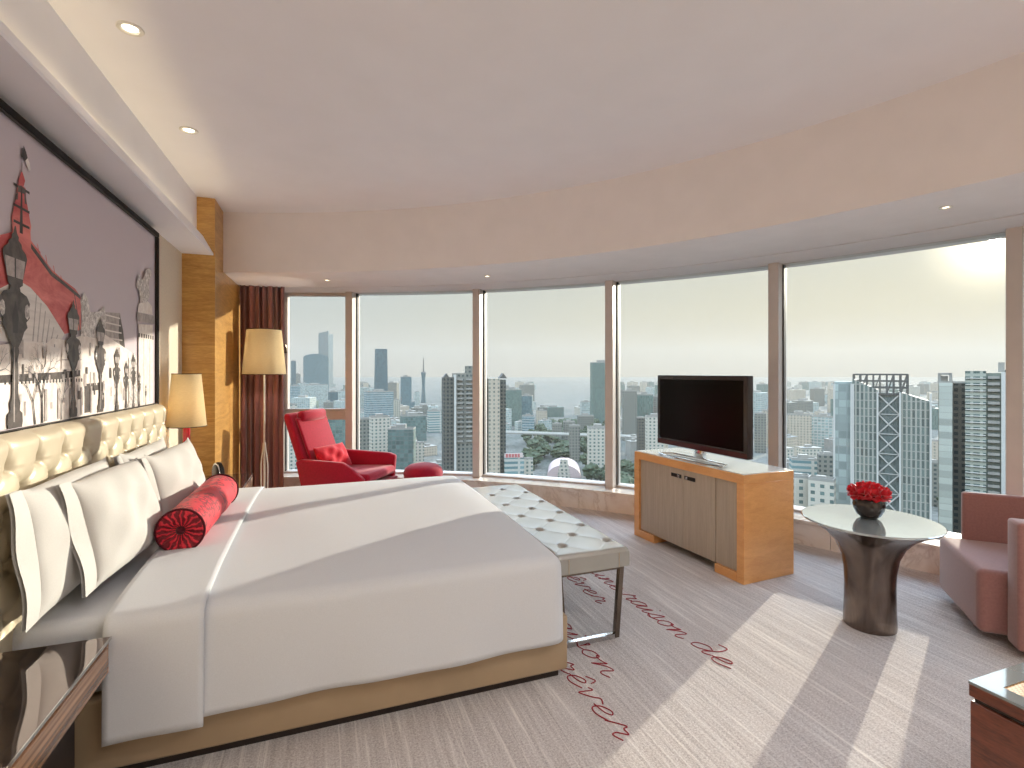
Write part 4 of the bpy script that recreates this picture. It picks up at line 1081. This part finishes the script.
# X-braced tower with lattice crown
loc, rz, ct = frame_at(881, 220, 0); U = 220/FPX*ct
xt = thing('braced_tower', 'grey glass tower with white X bracing and open lattice crown', 'building', loc, rz)
def vf(name, wall, glass, bay, wf, fh=3.4, hf=.7, band=None): return facade(name, wall, glass, fh, bay, wf, hf, band)
FX1 = vf('braced_pale', (176, 190, 194), (150, 168, 176), 3.0, .9, 3.4, .9)
FX2 = vf('braced_stripe', (184, 188, 184), (92, 106, 108), 1.5, .58, 3.4, .90)
def Hx(y): return CAMH+(372-y)/FPX*220-GZ
MB().box(-48*U, -29*U, -3, 12, 0, Hx(382)).build('wing', FX1, xt, smooth=0)
MB().prism([(-29*U, 0), (-3*U, 0), (-3*U, Hx(390)), (-29*U, Hx(379))], -14, 5, M=Matrix.Rotation(rad(90), 4, 'X')).build('wing', FX2, xt, smooth=0)
MB().box(-3*U, 18*U, -3.0, 12, 0, Hx(394)).build('braced_bay', facade('braced_core', (124, 136, 138), (92, 106, 110), 3.4, 1.2, .6, .7), xt, smooth=0)
MB().prism([(18*U, 0), (47*U, 0), (47*U, Hx(400)), (18*U, Hx(391.5))], -14, 4.4, M=Matrix.Rotation(rad(90), 4, 'X')).build('wing', FX2, xt, smooth=0)
for x in (-48, -30, -28, -3.4, 18.4, 46.6): MB().box(x*U-.3, x*U+.3, -5.6, -4.4, 0, Hx(384 if x < -20 else 392)).build('corner_fin', M['steel'], xt, smooth=0)
for k in range(9):
    z1 = Hx(394+19.5*k*1.0); z0 = Hx(394+19.5*(k+1))
    if z0 < 0: break
    q = MB(); q.bar((-3*U, -3.4, z0), (18*U, -3.4, z1), .45); q.bar((18*U, -3.4, z0), (-3*U, -3.4, z1), .45); q.bar((-3*U, -3.3, z0), (18*U, -3.3, z0), .3)
    q.build('cross_brace', M['steel'], xt, smooth=0)
lc = MB(); z0, z1 = Hx(394), Hx(374.5); xa, xb = -28*U, 26*U
for y in (-3.5, 8):
    for k in range(9):
        x = xa+(xb-xa)*k/8; lc.bar((x, y, z0), (x, y, z1), .6)
        if k < 8 and k % 2: lc.bar((x, y, z0), (x+(xb-xa)/8, y, z1), .35)
    for k in range(4): z = z0+(z1-z0)*k/3; lc.bar((xa, y, z), (xb, y, z), .65)
for k in range(13): x = xa+(xb-xa)*k/12; lc.bar((x, -3.5, z1), (x, 8, z1), .4)
for k in range(5):
    for x in (xa, xb): z = z0+(z1-z0)*k/4; lc.bar((x, -3.5, z), (x, 8, z), .4)
lc.build('lattice_crown', M['dsteel'], xt, smooth=0)

# residential tower at the right edge
loc, rz, ct = frame_at(978, 240, 0); U = 240/FPX*ct
rs = thing('residential_tower', 'pale residential tower with balcony rows at the right window edge', 'building', loc, rz)
def Hr(y): return CAMH+(372-y)/FPX*240-GZ
MB().box(-40*U, -26*U, -4, 12, 0, Hr(383)).build('wing', facade('panel_white', (188, 196, 196), (160, 172, 176), 3.1, 40, .96, .9), rs, smooth=0)
MB().box(-41*U, -34*U, -2, 14, 0, Hr(383.5)).build('wing', facade('panel_grey', (134, 136, 128), (120, 124, 120), 3.1, 40, .9, .9), rs, smooth=0)
MB().box(-26*U, -13*U, 3, 14, 0, Hr(383)).build('recess', F_DARK, rs, smooth=0)
MB().box(-13*U, 8*U, -5, 14, 0, Hr(371)).build('main_block', facade('res_main', (186, 196, 190), (72, 92, 94), 2.9, 3.3, .68, .52), rs, smooth=0)
MB().box(8*U, 27*U, -3, 14, 0, Hr(373)).build('balcony_block', facade('res_dark', (140, 154, 148), (64, 84, 84), 2.9, 2.6, .7, .62), rs, smooth=0)
MB().box(27*U, 38*U, -1, 14, 0, Hr(370)).build('wing', facade('res_side', (166, 174, 166), (76, 92, 92), 2.9, 3, .55, .55), rs, smooth=0)
MB().box(22.5*U, 26.5*U, -5, 0, 0, Hr(372)).build('white_rib', M['steel'], rs, smooth=0)
q = MB()
for x in (-40, -28):
    for y in (-3, 5): q.bar((x*U, y, Hr(383)), (x*U, y, Hr(373.5)), 1.0)
for y in (-3, 5): q.bar((-40*U, y, Hr(374)), (-28*U, y, Hr(374)), 1.0); q.bar((-42*U, y, Hr(382.5)), (-13*U, y, Hr(382.5)), .8)
for x in (-40, -28): q.bar((x*U, -3, Hr(374)), (x*U, 5, Hr(374)), 1.0)
q.box(-38*U, -31*U, -1, 3, Hr(383), Hr(376)); q.build('roof_frame', M['roof'], rs, smooth=0)
MB().box(20*U, 26*U, 0, 6, Hr(372), Hr(362.5)).build('lift_tower', M['roof'], rs, smooth=0)
for k in range(30):
    z = Hr(378)-2.9*k
    if z < 22: break
    q = MB(); q.box(9.5*U, 21*U, -4.6, -3, z-.3, z); q.box(9.5*U, 21*U, -4.6, -4.45, z, z+1.0); q.build('balcony', M['roof'], rs, smooth=0)
    q = MB(); q.box(-12.5*U, 7.5*U, -5.7, -5, z-.25, z+.15); q.build('sill_course', M['steel'], rs, smooth=0)
tower('plain grey tower beyond the residential tower, right of the frame', 1040, 1085, 380, 300, F_GREY, 10)
tower('cream tower beyond the residential tower, far right of the frame', 1110, 1170, 392, 420, F_CREAM, 10)

# the near white slabs and park
for p_, D_, r_ in ((423.5, 1560, 14), (474, 400, 30), (881, 222, 26), (978, 244, 26), (564, 470, 32)): TAKEN.append(city_at(p_, D_)+(r_,))
RA, RB = Vector(city_at(480, 655)), Vector(city_at(668, 590))
def off_road(x, y, r): v = (RB-RA).normalized(); q = Vector((x, y))-RA; return abs(v.x*q.y-v.y*q.x) > r
rr = random.Random(11); n = 0
lowm = [F_WHITE, F_CREAM, F_PALE, F_GREY, M['roof']]
cand = []
for i in range(3000):
    D = rr.uniform(450, 1000); px = rr.choice([rr.uniform(355, 445), rr.uniform(355, 445), rr.uniform(285, 340), rr.uniform(505, 545), rr.uniform(595, 670), rr.uniform(780, 835)])
    if 505 < px < 620 and D < 800: continue
    x, y = city_at(px, D); w_ = rr.uniform(9, 20); d_ = rr.uniform(9, 18)
    if not (free(x, y, .7*max(w_, d_)+1) and off_road(x, y, 20)): continue
    TAKEN.append((x, y, .7*max(w_, d_)))
    h = rr.uniform(9, 22); n += 1
    if n > 85: break
    t = thing('low_building', 'small pale low-rise building in the crowded quarter between the towers', 'building', (x, y, GZ), rr.uniform(-.5, .5), 'low-rise buildings between the towers')
    MB().box(-w_/2, w_/2, -d_/2, d_/2, 0, h).build('walls', rr.choice(lowm), t, smooth=0)
    MB().box(-w_/2-.3, w_/2+.3, -d_/2-.3, d_/2+.3, h, h+.5).box(-w_*.2, w_*.1, -d_*.15, d_*.2, h+.5, h+3).build('flat_roof', M['roof'], t, smooth=0)
rr = random.Random(23); cand = []; n = 0
while n < 240:
    D = 850*math.exp(rr.uniform(0, 1.5)); px = rr.uniform(284, 960)
    if 545 < px < 590 and D < 1000: continue
    top = 93.5-(34 if 394 < px < 442 else 35 if 536 < px < 592 else 10)*D/FPX   # keeps the skyline open there
    if top < 12: n += .005; continue
    x, y = city_at(px, D); w_ = rr.uniform(16, 40); d_ = rr.uniform(16, 34)
    if not (free(x, y, .7*max(w_, d_)+1) and off_road(x, y, 30)): n += .005; continue
    TAKEN.append((x, y, .7*max(w_, d_))); n += 1; h = min(top, rr.uniform(16, 60))
    t = thing('distant_building', 'faint mid-rise building far off in the haze below the skyline', 'building', (x, y, GZ), rr.uniform(-.5, .5), 'distant buildings in the haze')
    MB().box(-w_/2, w_/2, -d_/2, d_/2, 0, h).build('walls', rr.choice([F_WHITE, F_CREAM, F_GREY, F_PALE, F_GREEN]), t, smooth=0)
    MB().box(-w_*.25, w_*.15, -d_*.2, d_*.2, h, h+4).build('rooftop_plant', M['roof'], t, smooth=0)
# trees of the park
def tree_crown(seed):
    bm = bmesh.new(); bmesh.ops.create_icosphere(bm, subdivisions=3, radius=1); rnd = random.Random(seed); ph = [rnd.uniform(0, 6) for _ in range(6)]
    for v in bm.verts:
        p = v.co.copy(); k = 1+.26*math.sin(5*p.x+ph[0])*math.sin(5*p.y+ph[1])+.14*math.sin(9*p.z+ph[2]+4*p.x)+.08*math.sin(17*p.y+ph[3]+11*p.x)+rnd.uniform(-.12, .12)
        v.co = p*k; v.co.z *= .8
    mb = MB().bm(bm); return mb
M['tree'] = plain('park_foliage', (62, 70, 46), .9, var=.35, scale=2); M['bark'] = plain('park_bark', (80, 66, 54), .9)
tr0 = thing('tree', 'dark green tree in the park seen low through the third pane', 'tree', (0, 0, GZ), 0, 'park trees by the elevated road')
cr = tree_crown(3).build('crown', M['tree'], tr0); cr.location = (0, 0, 9.5); cr.scale = (6.5, 6.5, 6.5)
MB().lathe([(.5, 0), (.35, 6), (.2, 8)], 8).build('trunk', M['bark'], tr0)
rr = random.Random(5); first = True; n = 0; spots = []
while n < 170:
    px = rr.uniform(526, 612) if n < 140 else rr.choice([rr.uniform(790, 835), rr.uniform(621, 640), rr.uniform(925, 960)]); D = rr.uniform(430, 900) if n < 140 else rr.uniform(330, 480)
    x, y = city_at(px, D)
    if 545 < px < 585 and D < 520: continue
    if any(math.hypot(x-a, y-b_) < 7.2 for a, b_ in spots) or not free(x, y, 3) or not off_road(x, y, 13): n += .01; continue
    spots.append((x, y)); n += 1
    r = tr0 if first else dup(tr0, (x, y, GZ)); r.location = (x, y, GZ); r.rotation_euler = (0, 0, rr.uniform(0, 6)); k = rr.uniform(.55, 1.15); r.scale = (k, k, k*rr.uniform(.9, 1.15)); first = False
# elevated road
x0, y0 = RA+(RB-RA)*.17; x1, y1 = RA+(RB-RA)*.83
er = thing('elevated_road', 'elevated concrete road crossing behind the park trees', 'viaduct', ((x0+x1)/2, (y0+y1)/2, GZ), math.atan2(y1-y0, x1-x0))
LL = math.hypot(x1-x0, y1-y0)/2+60
MB().box(-LL, LL, -6, 6, 17, 18.2).build('deck', M['roof'], er, smooth=0)
for s_ in (-1, 1): MB().box(-LL, LL, s_*6-.2, s_*6+.2, 18.2, 19.4).build('parapet', M['steel'], er, smooth=0)
for k in range(7):
    x = -LL+10+k*(2*LL-20)/6; MB().box(x-1, x+1, -2, 2, 0, 17).build('pier', M['roof'], er, smooth=0)
# vaulted hall in the park
loc, rz, _ = frame_at(564, 470, 0)
vh = thing('vaulted_hall', 'low vaulted hall with a pale stepped front among the park trees', 'building', loc, rz)
N = 16; poly = [(15*math.cos(PI*k/N), 11*math.sin(PI*k/N)) for k in range(N+1)]
MB().prism(poly, -26, 14, M=Matrix.Rotation(rad(90), 4, 'X')).build('vault', plain('vault_pink', (196, 170, 164), .7), vh, smooth=30)
q = MB()
for k in range(4): q.box(-5.5+k*.7, 5.5-k*.7, -16+k*.5, -13, k*4, k*4+4)
q.build('stepped_front', F_WHITE, vh, smooth=0)
# ground
t = NT('city_ground'); f = t.noise(t.co(), .02, 6, .6); g = t.noise(t.co(), .25, 4)
t.base(t.mix(.5, t.ramp(f, [(.4, lin((58, 66, 54))), (.55, lin((104, 100, 92)))]), t.ramp(g, [(.35, lin((56, 60, 52))), (.65, lin((126, 120, 110)))]))); t.set(rough=.95)
g_ = MB(); g_.box(-9000, 9000, 10, 9500, -6, 0); gr = g_.build('ground', t.mat, smooth=0); gr.location = (0, 0, GZ); gr.rotation_euler = (0, 0, -rad(YAW)); struct(gr, 'hazy city ground far below the windows', 'ground')
# haze over the city
hz = MB().box(-8500, 8500, 70, 9000, GZ-9, 400).build('haze', bpy.data.materials.new('city_haze'), smooth=0); hz.rotation_euler = (0, 0, -rad(YAW))
hm = hz.data.materials[0]; hm.use_nodes = True; ht = hm.node_tree; ht.nodes.clear()
HD, HC = .00016, (.50, .47, .415)   # density per metre, share that is scattered on
vs_ = ht.nodes.new('ShaderNodeVolumeScatter'); vs_.inputs['Density'].default_value = HD; vs_.inputs['Color'].default_value = HC+(1,); vs_.inputs['Anisotropy'].default_value = .25
va_ = ht.nodes.new('ShaderNodeVolumeAbsorption'); va_.inputs['Density'].default_value = HD; va_.inputs['Color'].default_value = HC+(1,)
as_ = ht.nodes.new('ShaderNodeAddShader'); ht.links.new(vs_.outputs[0], as_.inputs[0]); ht.links.new(va_.outputs[0], as_.inputs[1])
oo = ht.nodes.new('ShaderNodeOutputMaterial'); ht.links.new(as_.outputs[0], oo.inputs['Volume'])
tag(hz, 'pale morning haze lying over the whole city outside', 'haze', kind='stuff')

# ------------------------------------------------------------------ picture settings
SC.view_settings.view_transform = 'Standard'; SC.view_settings.look = 'None'; SC.view_settings.gamma = 1; SC.view_settings.use_curve_mapping = False
SC.view_settings.exposure = 0.0
cy = SC.cycles
cy.use_denoising = True
try: cy.denoiser = 'OPENIMAGEDENOISE'
except Exception: pass
cy.sample_clamp_indirect = 6; cy.max_bounces = 10; cy.diffuse_bounces = 6; cy.glossy_bounces = 4; cy.transparent_max_bounces = 24; cy.volume_bounces = 0
cy.caustics_reflective = False; cy.caustics_refractive = False
